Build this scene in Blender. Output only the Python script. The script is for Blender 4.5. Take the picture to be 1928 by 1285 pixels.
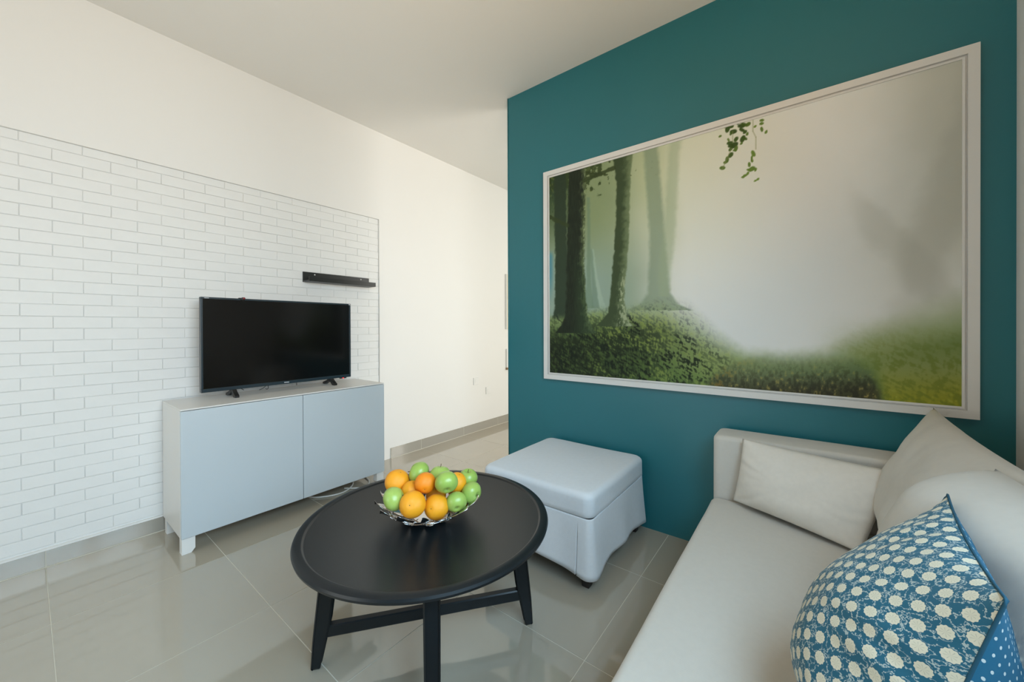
import bpy, bmesh, math, random
import numpy as np
from mathutils import Vector, Matrix, noise

# ------------------------------------------------------------------ clear
for o in list(bpy.data.objects):
    bpy.data.objects.remove(o)
S = bpy.context.scene
COL = S.collection
random.seed(7)
W, H = 1928, 1285
PI = math.pi

# ------------------------------------------------------------------ camera
CAM_LOC = (3.0136, -2.2212, 1.1876)
YAW, PITCH, ROLL = math.radians(37.2829), math.radians(0.2301), math.radians(-0.1932)
FPX, SHX, SHY = 711.96, 15.78, -23.46
cF = Vector((-math.sin(YAW) * math.cos(PITCH), math.cos(YAW) * math.cos(PITCH), -math.sin(PITCH)))
cR = Vector((math.cos(YAW), math.sin(YAW), 0))
cU = cR.cross(cF)
cR, cU = cR * math.cos(ROLL) + cU * math.sin(ROLL), cU * math.cos(ROLL) - cR * math.sin(ROLL)
cd = bpy.data.cameras.new('camera')
cam = bpy.data.objects.new('camera', cd)
COL.objects.link(cam)
cam.matrix_world = Matrix(((cR.x, cU.x, -cF.x, CAM_LOC[0]), (cR.y, cU.y, -cF.y, CAM_LOC[1]),
                           (cR.z, cU.z, -cF.z, CAM_LOC[2]), (0, 0, 0, 1)))
cd.sensor_fit = 'HORIZONTAL'
cd.sensor_width = 36
cd.lens = FPX / W * 36
cd.shift_x = -SHX / W
cd.shift_y = SHY / W
cd.clip_start = 0.02
S.camera = cam

# ------------------------------------------------------------------ colour management, sky
S.view_settings.view_transform = 'Standard'
S.view_settings.look = 'None'
S.view_settings.gamma = 1
S.view_settings.use_curve_mapping = False
S.view_settings.exposure = 0.0
wd = bpy.data.worlds.new('sky')
S.world = wd
wd.use_nodes = True
wd.node_tree.nodes['Background'].inputs[0].default_value = (0.62, 0.78, 1.0, 1)
wd.node_tree.nodes['Background'].inputs[1].default_value = 1.0


def area(name, loc, direction, sx, sy, power, color, spread=180):
    l = bpy.data.lights.new(name, 'AREA')
    l.shape = 'RECTANGLE'
    l.size, l.size_y = sx, sy
    l.energy = power
    l.color = color
    l.spread = math.radians(spread)
    o = bpy.data.objects.new(name, l)
    COL.objects.link(o)
    o.location = loc
    o.rotation_euler = Vector(direction).to_track_quat('-Z', 'Y').to_euler()
    return o


# daylight entering by the window over the sofa: cool sky from above, warm light thrown up by the sunlit ground
area('window_sky_light', (3.665, -2.04, 1.62), (-1, 0, -0.55), 1.46, 1.20, 55, (0.52, 0.78, 1.0), 146)
area('window_ground_light', (3.66, -2.04, 1.55), (-1, 0, 0.95), 1.46, 1.05, 38, (1.0, 0.64, 0.30), 152)
# daylight entering by the glazed door behind the viewer
area('door_sky_light', (1.35, -4.88, 1.20), (0.0, 1, -0.10), 1.7, 1.9, 15, (0.52, 0.78, 1.0), 160)
area('door_ground_light', (1.35, -4.86, 0.75), (0.0, 1, 0.75), 1.7, 0.9, 18, (1.0, 0.74, 0.42), 170)
# daylight entering the passage behind the teal wall
area('passage_window_light', (3.70, 1.75, 1.55), (-1, -0.15, -0.45), 1.5, 1.6, 78, (1.0, 0.96, 0.90))
area('passage_fill_light', (3.69, 1.75, 1.2), (-1, -0.2, 0.8), 1.5, 0.9, 22, (1.0, 0.90, 0.74))  # upward fill added to brighten the ceiling and floor by the passage

# ------------------------------------------------------------------ materials
MATS = {}


def new_mat(name):
    m = bpy.data.materials.new(name)
    m.use_nodes = True
    MATS[name] = m
    return m, m.node_tree, m.node_tree.nodes['Principled BSDF']


def N(nt, typ, **kw):
    n = nt.nodes.new(typ)
    for k, v in kw.items():
        setattr(n, k, v)
    return n


def mth(nt, op, a, b=None, c=None, clamp=False):
    n = nt.nodes.new('ShaderNodeMath')
    n.operation = op
    n.use_clamp = clamp
    for i, v in enumerate((a, b, c)):
        if v is None:
            continue
        if isinstance(v, (int, float)):
            n.inputs[i].default_value = v
        else:
            nt.links.new(v, n.inputs[i])
    return n.outputs[0]


def mixc(nt, f, a, b):
    n = nt.nodes.new('ShaderNodeMix')
    n.data_type = 'RGBA'
    for i, v in ((0, f), (6, a), (7, b)):
        if isinstance(v, (int, float)):
            n.inputs[i].default_value = v
        elif isinstance(v, (tuple, list)):
            n.inputs[i].default_value = (*v, 1) if len(v) == 3 else v
        else:
            nt.links.new(v, n.inputs[i])
    return n.outputs[2]


def simple(name, col, rough=0.5, metal=0.0, spec=0.5, var=0.04, vscale=6.0, bump=0.0, bscale=80.0, bdist=0.002,
           coat=0.0, sheen=0.0, coords='Object', emit=None):
    m, nt, b = new_mat(name)
    tc = N(nt, 'ShaderNodeTexCoord')
    nz = N(nt, 'ShaderNodeTexNoise')
    nz.inputs['Scale'].default_value = vscale
    nz.inputs['Detail'].default_value = 4
    nt.links.new(tc.outputs[coords], nz.inputs['Vector'])
    hi = tuple(min(1, c * (1 + var)) for c in col)
    lo = tuple(c * (1 - var) for c in col)
    nt.links.new(mixc(nt, nz.outputs[0], lo, hi), b.inputs['Base Color'])
    b.inputs['Roughness'].default_value = rough
    b.inputs['Metallic'].default_value = metal
    b.inputs['Specular IOR Level'].default_value = spec
    b.inputs['Coat Weight'].default_value = coat
    b.inputs['Sheen Weight'].default_value = sheen
    if bump > 0:
        n2 = N(nt, 'ShaderNodeTexNoise')
        n2.inputs['Scale'].default_value = bscale
        n2.inputs['Detail'].default_value = 5
        nt.links.new(tc.outputs[coords], n2.inputs['Vector'])
        bp = N(nt, 'ShaderNodeBump')
        bp.inputs['Strength'].default_value = bump
        bp.inputs['Distance'].default_value = bdist
        nt.links.new(n2.outputs[0], bp.inputs['Height'])
        nt.links.new(bp.outputs[0], b.inputs['Normal'])
    if emit:
        b.inputs['Emission Color'].default_value = (*emit[0], 1)
        b.inputs['Emission Strength'].default_value = emit[1]
    return m


def fabric(name, col, weave=2600.0, bump=0.18, sheen=0.15, var=0.05):
    m, nt, b = new_mat(name)
    tc = N(nt, 'ShaderNodeTexCoord')
    sep = N(nt, 'ShaderNodeSeparateXYZ')
    nt.links.new(tc.outputs['Object'], sep.inputs[0])
    a = mth(nt, 'SINE', mth(nt, 'MULTIPLY', mth(nt, 'ADD', sep.outputs[0], sep.outputs[2]), weave))
    c = mth(nt, 'SINE', mth(nt, 'MULTIPLY', mth(nt, 'ADD', sep.outputs[1], sep.outputs[2]), weave))
    wv = mth(nt, 'MULTIPLY', a, c)
    nz = N(nt, 'ShaderNodeTexNoise')
    nz.inputs['Scale'].default_value = 60
    nz.inputs['Detail'].default_value = 6
    nt.links.new(tc.outputs['Object'], nz.inputs['Vector'])
    f = mth(nt, 'ADD', mth(nt, 'MULTIPLY', nz.outputs[0], 0.8), mth(nt, 'MULTIPLY', wv, 0.15), clamp=True)
    nt.links.new(mixc(nt, f, tuple(x * (1 - var) for x in col), tuple(min(1, x * (1 + var)) for x in col)), b.inputs['Base Color'])
    b.inputs['Roughness'].default_value = 0.9
    b.inputs['Specular IOR Level'].default_value = 0.2
    b.inputs['Sheen Weight'].default_value = sheen
    bp = N(nt, 'ShaderNodeBump')
    bp.inputs['Strength'].default_value = bump
    bp.inputs['Distance'].default_value = 0.0008
    nt.links.new(mth(nt, 'ADD', wv, nz.outputs[0]), bp.inputs['Height'])
    nt.links.new(bp.outputs[0], b.inputs['Normal'])
    return m


simple('wall_white', (0.80, 0.785, 0.75), 0.75, var=0.012, vscale=2, bump=0.12, bscale=60, bdist=0.002)
simple('ceiling_white', (0.80, 0.785, 0.75), 0.85, var=0.01, vscale=2, bump=0.08, bscale=40, bdist=0.002)
simple('brick_white', (0.78, 0.775, 0.75), 0.7, var=0.03, vscale=9, bump=0.35, bscale=45, bdist=0.003)
simple('mortar_white', (0.77, 0.765, 0.74), 0.9, var=0.03, vscale=20, bump=0.3, bscale=120, bdist=0.002)
simple('teal_paint', (0.014, 0.160, 0.190), 0.40, spec=0.6, var=0.03, vscale=3, bump=0.10, bscale=140, bdist=0.001)
simple('floor_tile', (0.42, 0.375, 0.295), 0.07, spec=0.6, var=0.05, vscale=3, coat=0.6)
simple('skirting_tile', (0.36, 0.335, 0.285), 0.10, spec=0.5, var=0.05, vscale=3)
simple('grout', (0.66, 0.62, 0.52), 0.8, var=0.05, vscale=40)
simple('cabinet_white', (0.74, 0.725, 0.69), 0.35, var=0.01)
simple('cabinet_door', (0.54, 0.595, 0.625), 0.42, var=0.01)  # bluish sky light put into the colour of the pale doors
simple('black_paint', (0.007, 0.010, 0.012), 0.36, spec=0.35, var=0.1, vscale=30, bump=0.03, bscale=200, bdist=0.0005)
simple('black_plastic', (0.010, 0.011, 0.012), 0.35, var=0.1)
simple('bezel', (0.016, 0.030, 0.040), 0.22, spec=0.6, var=0.05)  # blue cast stands for window light reflected off the bezel
simple('screen', (0.0045, 0.0045, 0.0045), 0.12, spec=0.35, var=0.02)
simple('shelf_black', (0.012, 0.013, 0.012), 0.4, var=0.08)
simple('frame_white', (0.72, 0.71, 0.68), 0.4, var=0.01)
simple('chrome', (0.62, 0.61, 0.60), 0.16, metal=1.0, var=0.03)
simple('white_plastic', (0.8, 0.79, 0.76), 0.4, var=0.01)
simple('pale_wood', (0.72, 0.66, 0.52), 0.5, var=0.06, vscale=12)
simple('brown_wood', (0.30, 0.18, 0.09), 0.5, var=0.1, vscale=12)
simple('cable_white', (0.75, 0.74, 0.70), 0.45, var=0.02)
simple('label_grey', (0.55, 0.56, 0.58), 0.4, var=0.02)
simple('red_lens', (0.22, 0.015, 0.02), 0.15, var=0.05)
simple('red_led', (0.7, 0.02, 0.02), 0.3, emit=((1, 0.05, 0.05), 1.5))
simple('leg_dark', (0.022, 0.018, 0.016), 0.45, var=0.1)
simple('stem_brown', (0.10, 0.065, 0.02), 0.7, var=0.2, vscale=80)
m, nt, b = new_mat('glass_pane')
tr = N(nt, 'ShaderNodeBsdfTransparent')
tr.inputs[0].default_value = (0.96, 0.98, 0.98, 1)
gl = N(nt, 'ShaderNodeBsdfGlossy')
gl.inputs['Roughness'].default_value = 0.02
fz = N(nt, 'ShaderNodeFresnel')
mx = N(nt, 'ShaderNodeMixShader')
nt.links.new(fz.outputs[0], mx.inputs[0])
nt.links.new(tr.outputs[0], mx.inputs[1])
nt.links.new(gl.outputs[0], mx.inputs[2])
nt.links.new(mx.outputs[0], nt.nodes['Material Output'].inputs['Surface'])
fabric('linen', (0.60, 0.575, 0.52))
fabric('linen_ottoman', (0.72, 0.755, 0.785))  # cool window light painted into the cloth, paler and bluer than the sofa
fabric('linen_cushion', (0.71, 0.67, 0.60), var=0.07)


def fruit_mat(name, a, b_, pore, rough, bump):
    m, nt, b = new_mat(name)
    tc = N(nt, 'ShaderNodeTexCoord')
    oi = N(nt, 'ShaderNodeObjectInfo')
    nz = N(nt, 'ShaderNodeTexNoise')
    nz.inputs['Scale'].default_value = 22
    nz.inputs['Detail'].default_value = 3
    nt.links.new(tc.outputs['Object'], nz.inputs['Vector'])
    f = mth(nt, 'ADD', mth(nt, 'MULTIPLY', nz.outputs[0], 0.7), mth(nt, 'MULTIPLY', oi.outputs['Random'], 0.35), clamp=True)
    col = mixc(nt, f, a, b_)
    vz = N(nt, 'ShaderNodeTexVoronoi')
    vz.inputs['Scale'].default_value = pore
    nt.links.new(tc.outputs['Object'], vz.inputs['Vector'])
    nt.links.new(col, b.inputs['Base Color'])
    b.inputs['Roughness'].default_value = rough
    b.inputs['Subsurface Weight'].default_value = 0.0
    bp = N(nt, 'ShaderNodeBump')
    bp.inputs['Strength'].default_value = bump
    bp.inputs['Distance'].default_value = 0.001
    nt.links.new(vz.outputs['Distance'], bp.inputs['Height'])
    nt.links.new(bp.outputs[0], b.inputs['Normal'])
    return m


fruit_mat('orange_skin', (0.86, 0.30, 0.008), (0.92, 0.42, 0.015), 420, 0.42, 0.30)
fruit_mat('deep_orange_skin', (0.85, 0.22, 0.006), (0.90, 0.29, 0.008), 420, 0.40, 0.30)
fruit_mat('apple_skin', (0.20, 0.36, 0.04), (0.42, 0.55, 0.14), 260, 0.30, 0.05)


def floral():
    m, nt, b = new_mat('floral_print')
    uv = N(nt, 'ShaderNodeUVMap')
    sep = N(nt, 'ShaderNodeSeparateXYZ')
    nt.links.new(uv.outputs[0], sep.inputs[0])
    px = mth(nt, 'MULTIPLY', sep.outputs[0], 1 / 0.043)
    py = mth(nt, 'MULTIPLY', sep.outputs[1], 1 / 0.041)

    def cell(off):
        a = mth(nt, 'SUBTRACT', mth(nt, 'FRACT', mth(nt, 'ADD', px, off)), 0.5)
        c = mth(nt, 'SUBTRACT', mth(nt, 'FRACT', mth(nt, 'ADD', py, off)), 0.5)
        d = mth(nt, 'SQRT', mth(nt, 'ADD', mth(nt, 'MULTIPLY', a, a), mth(nt, 'MULTIPLY', c, c)))
        th = mth(nt, 'ARCTAN2', c, a)
        sc = mth(nt, 'MULTIPLY', mth(nt, 'SINE', mth(nt, 'MULTIPLY', th, 11.0)), 0.012)
        ray_ = mth(nt, 'ABSOLUTE', mth(nt, 'SINE', mth(nt, 'MULTIPLY', th, 4.0)))
        return mth(nt, 'ADD', d, sc), ray_
    d1, r1 = cell(0.0)
    d2, r2 = cell(0.5)
    d = mth(nt, 'MINIMUM', d1, d2)
    near1 = mth(nt, 'LESS_THAN', d1, d2)
    ry = mth(nt, 'ADD', mth(nt, 'MULTIPLY', r1, near1), mth(nt, 'MULTIPLY', r2, mth(nt, 'SUBTRACT', 1.0, near1)))
    med = mth(nt, 'LESS_THAN', d, 0.225)
    inner = mth(nt, 'MULTIPLY', mth(nt, 'LESS_THAN', d, 0.15), mth(nt, 'LESS_THAN', ry, 0.34))
    # sprigs of small leaves between the medallions
    vz = N(nt, 'ShaderNodeTexVoronoi')
    vz.inputs['Scale'].default_value = 330
    nt.links.new(uv.outputs[0], vz.inputs['Vector'])
    nz = N(nt, 'ShaderNodeTexNoise')
    nz.inputs['Scale'].default_value = 75
    nz.inputs['Detail'].default_value = 1
    nt.links.new(uv.outputs[0], nz.inputs['Vector'])
    band = mth(nt, 'LESS_THAN', mth(nt, 'ABSOLUTE', mth(nt, 'SUBTRACT', nz.outputs[0], 0.5)), 0.075)
    leaf = mth(nt, 'MULTIPLY', mth(nt, 'LESS_THAN', vz.outputs['Distance'], 0.42), band)
    stem = mth(nt, 'LESS_THAN', mth(nt, 'ABSOLUTE', mth(nt, 'SUBTRACT', nz.outputs[0], 0.5)), 0.012)
    spr = mth(nt, 'MULTIPLY', mth(nt, 'MAXIMUM', leaf, stem), mth(nt, 'GREATER_THAN', d, 0.25))
    nb = N(nt, 'ShaderNodeTexNoise')
    nb.inputs['Scale'].default_value = 15
    nt.links.new(uv.outputs[0], nb.inputs['Vector'])
    base = mixc(nt, nb.outputs[0], (0.004, 0.085, 0.145), (0.006, 0.12, 0.19))
    c1 = mixc(nt, mth(nt, 'MULTIPLY', spr, 0.85), base, (0.44, 0.50, 0.47))
    c2 = mixc(nt, med, c1, (0.66, 0.62, 0.48))
    c3 = mixc(nt, mth(nt, 'MULTIPLY', inner, 0.6), c2, (0.40, 0.39, 0.31))
    nt.links.new(c3, b.inputs['Base Color'])
    b.inputs['Roughness'].default_value = 0.75
    b.inputs['Sheen Weight'].default_value = 0.1
    bp = N(nt, 'ShaderNodeBump')
    bp.inputs['Strength'].default_value = 0.15
    bp.inputs['Distance'].default_value = 0.001
    n2 = N(nt, 'ShaderNodeTexNoise')
    n2.inputs['Scale'].default_value = 500
    nt.links.new(uv.outputs[0], n2.inputs['Vector'])
    nt.links.new(n2.outputs[0], bp.inputs['Height'])
    nt.links.new(bp.outputs[0], b.inputs['Normal'])


def dotted():
    m, nt, b = new_mat('dotted_print')
    uv = N(nt, 'ShaderNodeUVMap')
    sep = N(nt, 'ShaderNodeSeparateXYZ')
    nt.links.new(uv.outputs[0], sep.inputs[0])
    ds = []
    for off in (0.0, 0.5):
        a = mth(nt, 'SUBTRACT', mth(nt, 'FRACT', mth(nt, 'ADD', mth(nt, 'MULTIPLY', sep.outputs[0], 1 / 0.026), off)), 0.5)
        c = mth(nt, 'SUBTRACT', mth(nt, 'FRACT', mth(nt, 'ADD', mth(nt, 'MULTIPLY', sep.outputs[1], 1 / 0.022), off)), 0.5)
        ds.append(mth(nt, 'SQRT', mth(nt, 'ADD', mth(nt, 'MULTIPLY', a, a), mth(nt, 'MULTIPLY', c, c))))
    dot = mth(nt, 'LESS_THAN', mth(nt, 'MINIMUM', ds[0], ds[1]), 0.11)
    nb = N(nt, 'ShaderNodeTexNoise')
    nb.inputs['Scale'].default_value = 15
    nt.links.new(uv.outputs[0], nb.inputs['Vector'])
    base = mixc(nt, nb.outputs[0], (0.004, 0.10, 0.19), (0.006, 0.13, 0.24))
    nt.links.new(mixc(nt, dot, base, (0.55, 0.62, 0.62)), b.inputs['Base Color'])
    b.inputs['Roughness'].default_value = 0.75


floral()
dotted()
simple('piping_blue', (0.006, 0.07, 0.12), 0.8, var=0.1, vscale=60)

m, nt, b = new_mat('forest_print')
at = N(nt, 'ShaderNodeAttribute', attribute_name='print')
nt.links.new(at.outputs['Color'], b.inputs['Base Color'])
b.inputs['Roughness'].default_value = 0.55
b.inputs['Specular IOR Level'].default_value = 0.25


# ------------------------------------------------------------------ mesh helpers
def link(o, parent=None):
    COL.objects.link(o)
    if parent is not None:
        o.parent = parent
    return o


def tag(o, label=None, cat=None, group=None, kind=None):
    if label:
        o['label'] = label
    if cat:
        o['category'] = cat
    if group:
        o['group'] = group
    if kind:
        o['kind'] = kind
    return o


def empty(name, loc, label=None, cat=None, group=None, rz=0.0):
    e = bpy.data.objects.new(name, None)
    COL.objects.link(e)
    e.location = loc
    e.rotation_euler = (0, 0, rz)
    e.empty_display_size = 0.05
    return tag(e, label, cat, group)


def to_obj(name, bm, mat, parent=None, smooth=False, loc=None):
    bmesh.ops.recalc_face_normals(bm, faces=bm.faces[:])
    me = bpy.data.meshes.new(name)
    bm.to_mesh(me)
    bm.free()
    for mm in (mat if isinstance(mat, (list, tuple)) else [mat]):
        me.materials.append(MATS[mm])
    if smooth:
        me.polygons.foreach_set('use_smooth', [True] * len(me.polygons))
    o = bpy.data.objects.new(name, me)
    link(o, parent)
    if loc is not None:
        o.location = loc
    return o


def bx(bm, x0, x1, y0, y1, z0, z1, bevel=0.0, seg=2):
    r = bmesh.ops.create_cube(bm, size=1)
    vs = r['verts']
    bmesh.ops.scale(bm, vec=(x1 - x0, y1 - y0, z1 - z0), verts=vs)
    bmesh.ops.translate(bm, vec=((x0 + x1) / 2, (y0 + y1) / 2, (z0 + z1) / 2), verts=vs)
    if bevel > 0:
        es = list({e for v in vs for e in v.link_edges})
        bmesh.ops.bevel(bm, geom=es, offset=bevel, segments=seg, profile=0.5, affect='EDGES')
    return bm


def box(name, dims, mat, parent=None, bevel=0.0, seg=2, smooth=False):
    bm = bmesh.new()
    bx(bm, *dims, bevel=bevel, seg=seg)
    o = to_obj(name, bm, mat, parent)
    if bevel and smooth:
        autosmooth(o)
    return o


def autosmooth(o, deg=40):
    me = o.data
    me.polygons.foreach_set('use_smooth', [True] * len(me.polygons))
    bm = bmesh.new()
    bm.from_mesh(me)
    for e in bm.edges:
        if len(e.link_faces) == 2 and e.calc_face_angle(0) > math.radians(deg):
            e.smooth = False
    bm.to_mesh(me)
    bm.free()


def lathe(bm, prof, n=48, centre=(0, 0, 0), closed=True):
    rings = []
    for r, z in prof:
        if r < 1e-6:
            rings.append([bm.verts.new((centre[0], centre[1], centre[2] + z))])
        else:
            rings.append([bm.verts.new((centre[0] + r * math.cos(2 * PI * k / n), centre[1] + r * math.sin(2 * PI * k / n), centre[2] + z)) for k in range(n)])
    for a, c in zip(rings, rings[1:]):
        for k in range(n):
            k2 = (k + 1) % n
            q = []
            for v in (a[k % len(a)], a[k2 % len(a)], c[k2 % len(c)], c[k % len(c)]):
                if v not in q:
                    q.append(v)
            if len(q) >= 3:
                bm.faces.new(q)
    return bm


def tube(bm, pts, r, n=8, caps=True):
    pts = [Vector(p) for p in pts]
    rings = []
    for i, p in enumerate(pts):
        t = (pts[min(i + 1, len(pts) - 1)] - pts[max(i - 1, 0)]).normalized()
        up = Vector((0, 0, 1)) if abs(t.z) < 0.9 else Vector((1, 0, 0))
        a = t.cross(up).normalized()
        c = a.cross(t)
        rr = r[i] if isinstance(r, (list, tuple)) else r
        rings.append([bm.verts.new(p + (a * math.cos(2 * PI * k / n) + c * math.sin(2 * PI * k / n)) * rr) for k in range(n)])
    for a, c in zip(rings, rings[1:]):
        for k in range(n):
            bm.faces.new((a[k], a[(k + 1) % n], c[(k + 1) % n], c[k]))
    if caps:
        bm.faces.new(rings[0][::-1])
        bm.faces.new(rings[-1])
    return bm


def loft(bm, rings, cap=True):
    R = [[bm.verts.new(p) for p in ring] for ring in rings]
    n = len(R[0])
    for a, c in zip(R, R[1:]):
        for k in range(n):
            bm.faces.new((a[k], a[(k + 1) % n], c[(k + 1) % n], c[k]))
    if cap:
        bm.faces.new(R[0][::-1])
        bm.faces.new(R[-1])
    return bm


def catmull(pts, n):
    out = []
    P = [Vector(p) for p in pts]
    for i in range(len(P) - 1):
        p0, p1, p2, p3 = P[max(i - 1, 0)], P[i], P[i + 1], P[min(i + 2, len(P) - 1)]
        for k in range(n):
            t = k / n
            out.append(0.5 * (2 * p1 + (p2 - p0) * t + (2 * p0 - 5 * p1 + 4 * p2 - p3) * t * t + (3 * p1 - p0 - 3 * p2 + p3) * t ** 3))
    out.append(P[-1])
    return out


# ------------------------------------------------------------------ setting
CEIL = 2.91
XR = 3.625          # right wall
YB = -4.60          # wall behind the camera
YF = 3.10           # end of the passage
TX = 1.208          # free end of the teal wall
BZ, BY = 2.1424, -0.316   # top and right end of the brick recess
BRX = -0.016        # back of the recess (mortar)
BYL = -3.05         # left end of the recess


def struct(o, label=None):
    return tag(o, label, None, None, 'structure')


# floor slab and tiles
fl = struct(box('floor', (-0.25, XR + 0.2, YB - 0.2, YF + 0.2, -0.12, -0.0010), 'grout'), 'glossy beige porcelain tile floor')
XP, YP, GAP = 0.595, 0.571, 0.0030
xs = [2.38 + XP * k for k in range(-4, 3)] + [XR]
ys = [-1.59 + YP * k for k in range(-6, 9)]
tile_mesh = {}
for i in range(len(xs) - 1):
    for j in range(len(ys) - 1):
        w, d = min(xs[i + 1], XR) - xs[i] - GAP, ys[j + 1] - ys[j] - GAP
        if w < 0.02:
            continue
        key = (round(w, 3), round(d, 3))
        if key not in tile_mesh:
            bm = bmesh.new()
            bx(bm, -w / 2, w / 2, -d / 2, d / 2, -0.0010, 0.0, bevel=0.0004, seg=1)
            o = to_obj('tile', bm, 'floor_tile', fl)
            tile_mesh[key] = o.data
        else:
            o = link(bpy.data.objects.new('tile', tile_mesh[key]), fl)
        o.location = ((xs[i] + min(xs[i + 1], XR)) / 2, (ys[j] + ys[j + 1]) / 2, 0)

struct(box('ceiling', (-0.25, XR + 0.2, YB - 0.2, YF + 0.2, CEIL, CEIL + 0.1), 'ceiling_white'), 'plain white ceiling')

# left wall, with the recess that holds the bricks
bm = bmesh.new()
bx(bm, -0.2, BRX - 0.004, YB, YF, -0.003, CEIL)
bx(bm, BRX - 0.004, 0, YB, YF, BZ, CEIL)
bx(bm, BRX - 0.004, 0, BY, YF, -0.003, BZ)
bx(bm, BRX - 0.004, 0, YB, BYL, -0.003, BZ)
wl = struct(to_obj('wall_left', bm, 'wall_white'), 'white wall with a recessed panel of white painted bricks')
mort = box('mortar_bed', (BRX - 0.004, BRX, BYL, BY, 0.0, BZ), 'mortar_white', wl)

# bricks: rows of 0.0604 m, bricks of 0.2015 m in running bond
RP, BP = 0.0604, 0.2022
cells = []
SK_TOP = 0.092
row = 0
z1 = BZ
ztop = 2.0945
while z1 > SK_TOP + 0.012:
    z0 = max(ztop - RP * row, SK_TOP)
    off = -2.232 if row % 2 == 0 else -2.131
    y = off - 5 * BP
    while y < BY:
        a, c = max(y, BYL), min(y + BP, BY)
        if c - a > 0.015:
            cells.append((a, c, z0, z1))
        y += BP
    z1 = z0
    row += 1


def px(p):
    d = Vector(p) - Vector(CAM_LOC)
    z = d.dot(cF)
    return W / 2 + SHX + FPX * d.dot(cR) / z, H / 2 + SHY - FPX * d.dot(cU) / z


vis, rest = [], []
for cell in cells:
    a, c, z0, z1 = cell
    u, v = px((0, (a + c) / 2, (z0 + z1) / 2))
    u1, _ = px((0, c, (z0 + z1) / 2))
    hid = (372 < u < 668 and 563 < v < 735) or (312 < u and u1 < 726 and v > 765 - (u - 312) * 0.1) or u1 < 6
    size = (c - a) * (z1 - z0) / ((Vector((0, (a + c) / 2, (z0 + z1) / 2)) - Vector(CAM_LOC)).length ** 2)
    (rest if hid else vis).append((size, cell))
vis.sort(key=lambda t: -t[0])
if len(vis) > 300:
    rest += vis[300:]
    vis = vis[:300]


def brick_geo(bm, cell, centre=None):
    a, c, z0, z1 = cell
    g = 0.0013
    dx = random.uniform(-0.0012, 0.0012)
    cy, cz = ((a + c) / 2, (z0 + z1) / 2) if centre is None else centre
    b2 = bx(bm, BRX, BRX + 0.0042 + dx, a + g * .7 - cy, c - g * .7 - cy, z0 + g - cz, z1 - g - cz, bevel=0.0016, seg=1)


brick_cache = {}
for s, cell in vis:
    a, c, z0, z1 = cell
    key = (round(c - a, 3), round(z1 - z0, 3), random.randrange(4))
    if key not in brick_cache:
        bm = bmesh.new()
        brick_geo(bm, cell)
        o = to_obj('brick', bm, 'brick_white', wl)
        brick_cache[key] = o.data
    else:
        o = link(bpy.data.objects.new('brick', brick_cache[key]), wl)
    o.location = (0, (a + c) / 2, (z0 + z1) / 2)
bm = bmesh.new()
for s, cell in rest:
    brick_geo(bm, cell, (0, 0))
tag(to_obj('bricks', bm, 'brick_white', wl), kind='stuff')

# skirting tiles on the left wall
sk = tag(bpy.data.objects.new('baseboard_left', None), 'row of grey beige skirting tiles along the white wall', kind='structure')
COL.objects.link(sk)
cache = {}


def skirt_piece(parent, x0, x1, y0, y1, zt, mat='skirting_tile'):
    bm = bmesh.new()
    bx(bm, x1 - 0.006, x1, y0 + 0.0014, y1 - 0.0014, 0.003, zt, bevel=0.0006, seg=1)
    return to_obj('tile', bm, mat, parent)


ybr = [BYL] + [-1.59 + YP * k for k in range(-2, 4) if -1.59 + YP * k < BY] + [BY]
for a, c in zip(ybr, ybr[1:]):
    skirt_piece(sk, BRX, 0.0, a, c, 0.082)
yfr = [-0.214] + [-1.59 + YP * k for k in range(3, 9) if -1.59 + YP * k < YF] + [YF]
for a, c in zip(yfr, yfr[1:]):
    skirt_piece(sk, 0.0, 0.011, a, c, 0.094)
for y0_, y1_, x0_, x1_, zt_ in ((BYL, BY, BRX, 0.0, 0.081), (-0.2135, YF, 0.0, 0.011, 0.093)):
    box('grout_bed', (x0_, x1_ - 0.0008, y0_, y1_, 0.0, zt_), 'grout', sk)
    box('grout_line', (x1_ - 0.002, x1_ + 0.0028, y0_, y1_, 0.0, 0.0034), 'grout', sk)
box('plaster_lip', (BRX, -0.002, BYL, BY, 0.082, SK_TOP), 'wall_white', sk)

# teal wall with a thin corner bead at its free end
wb = struct(box('wall_back', (TX, XR, 0.0, 0.15, -0.003, CEIL), 'teal_paint'), 'dark teal accent wall behind the sofa')
bm = bmesh.new()
tube(bm, [(TX + 0.004, 0.002, 0.0), (TX + 0.004, 0.002, CEIL)], 0.0065, 8)
to_obj('corner_bead', bm, 'teal_paint', wb, smooth=True)

# right wall with the window opening over the sofa
WY0, WY1, WZ0, WZ1 = -2.80, -1.28, 0.98, 2.25
bm = bmesh.new()
T = 0.24
bx(bm, XR, XR + T, YB, WY0, -0.003, CEIL)
bx(bm, XR, XR + T, WY1, 0.0, -0.003, CEIL)
bx(bm, XR, XR + T, WY0, WY1, -0.003, WZ0)
bx(bm, XR, XR + T, WY0, WY1, WZ1, CEIL)
struct(to_obj('wall_right', bm, 'wall_white'), 'white wall behind the sofa back')
w1 = tag(bpy.data.objects.new('window_1', None), 'white framed window over the sofa back', kind='structure')
COL.objects.link(w1)
bm = bmesh.new()
for y0, y1 in ((WY0, WY0 + 0.05), (WY1 - 0.05, WY1), (-1.80, -1.71)):
    bx(bm, XR + 0.05, XR + 0.10, y0, y1, WZ0, WZ1)
for z0, z1 in ((WZ0, WZ0 + 0.05), (WZ1 - 0.05, WZ1)):
    bx(bm, XR + 0.05, XR + 0.10, WY0, WY1, z0, z1)
to_obj('window_frame', bm, 'white_plastic', w1)
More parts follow.
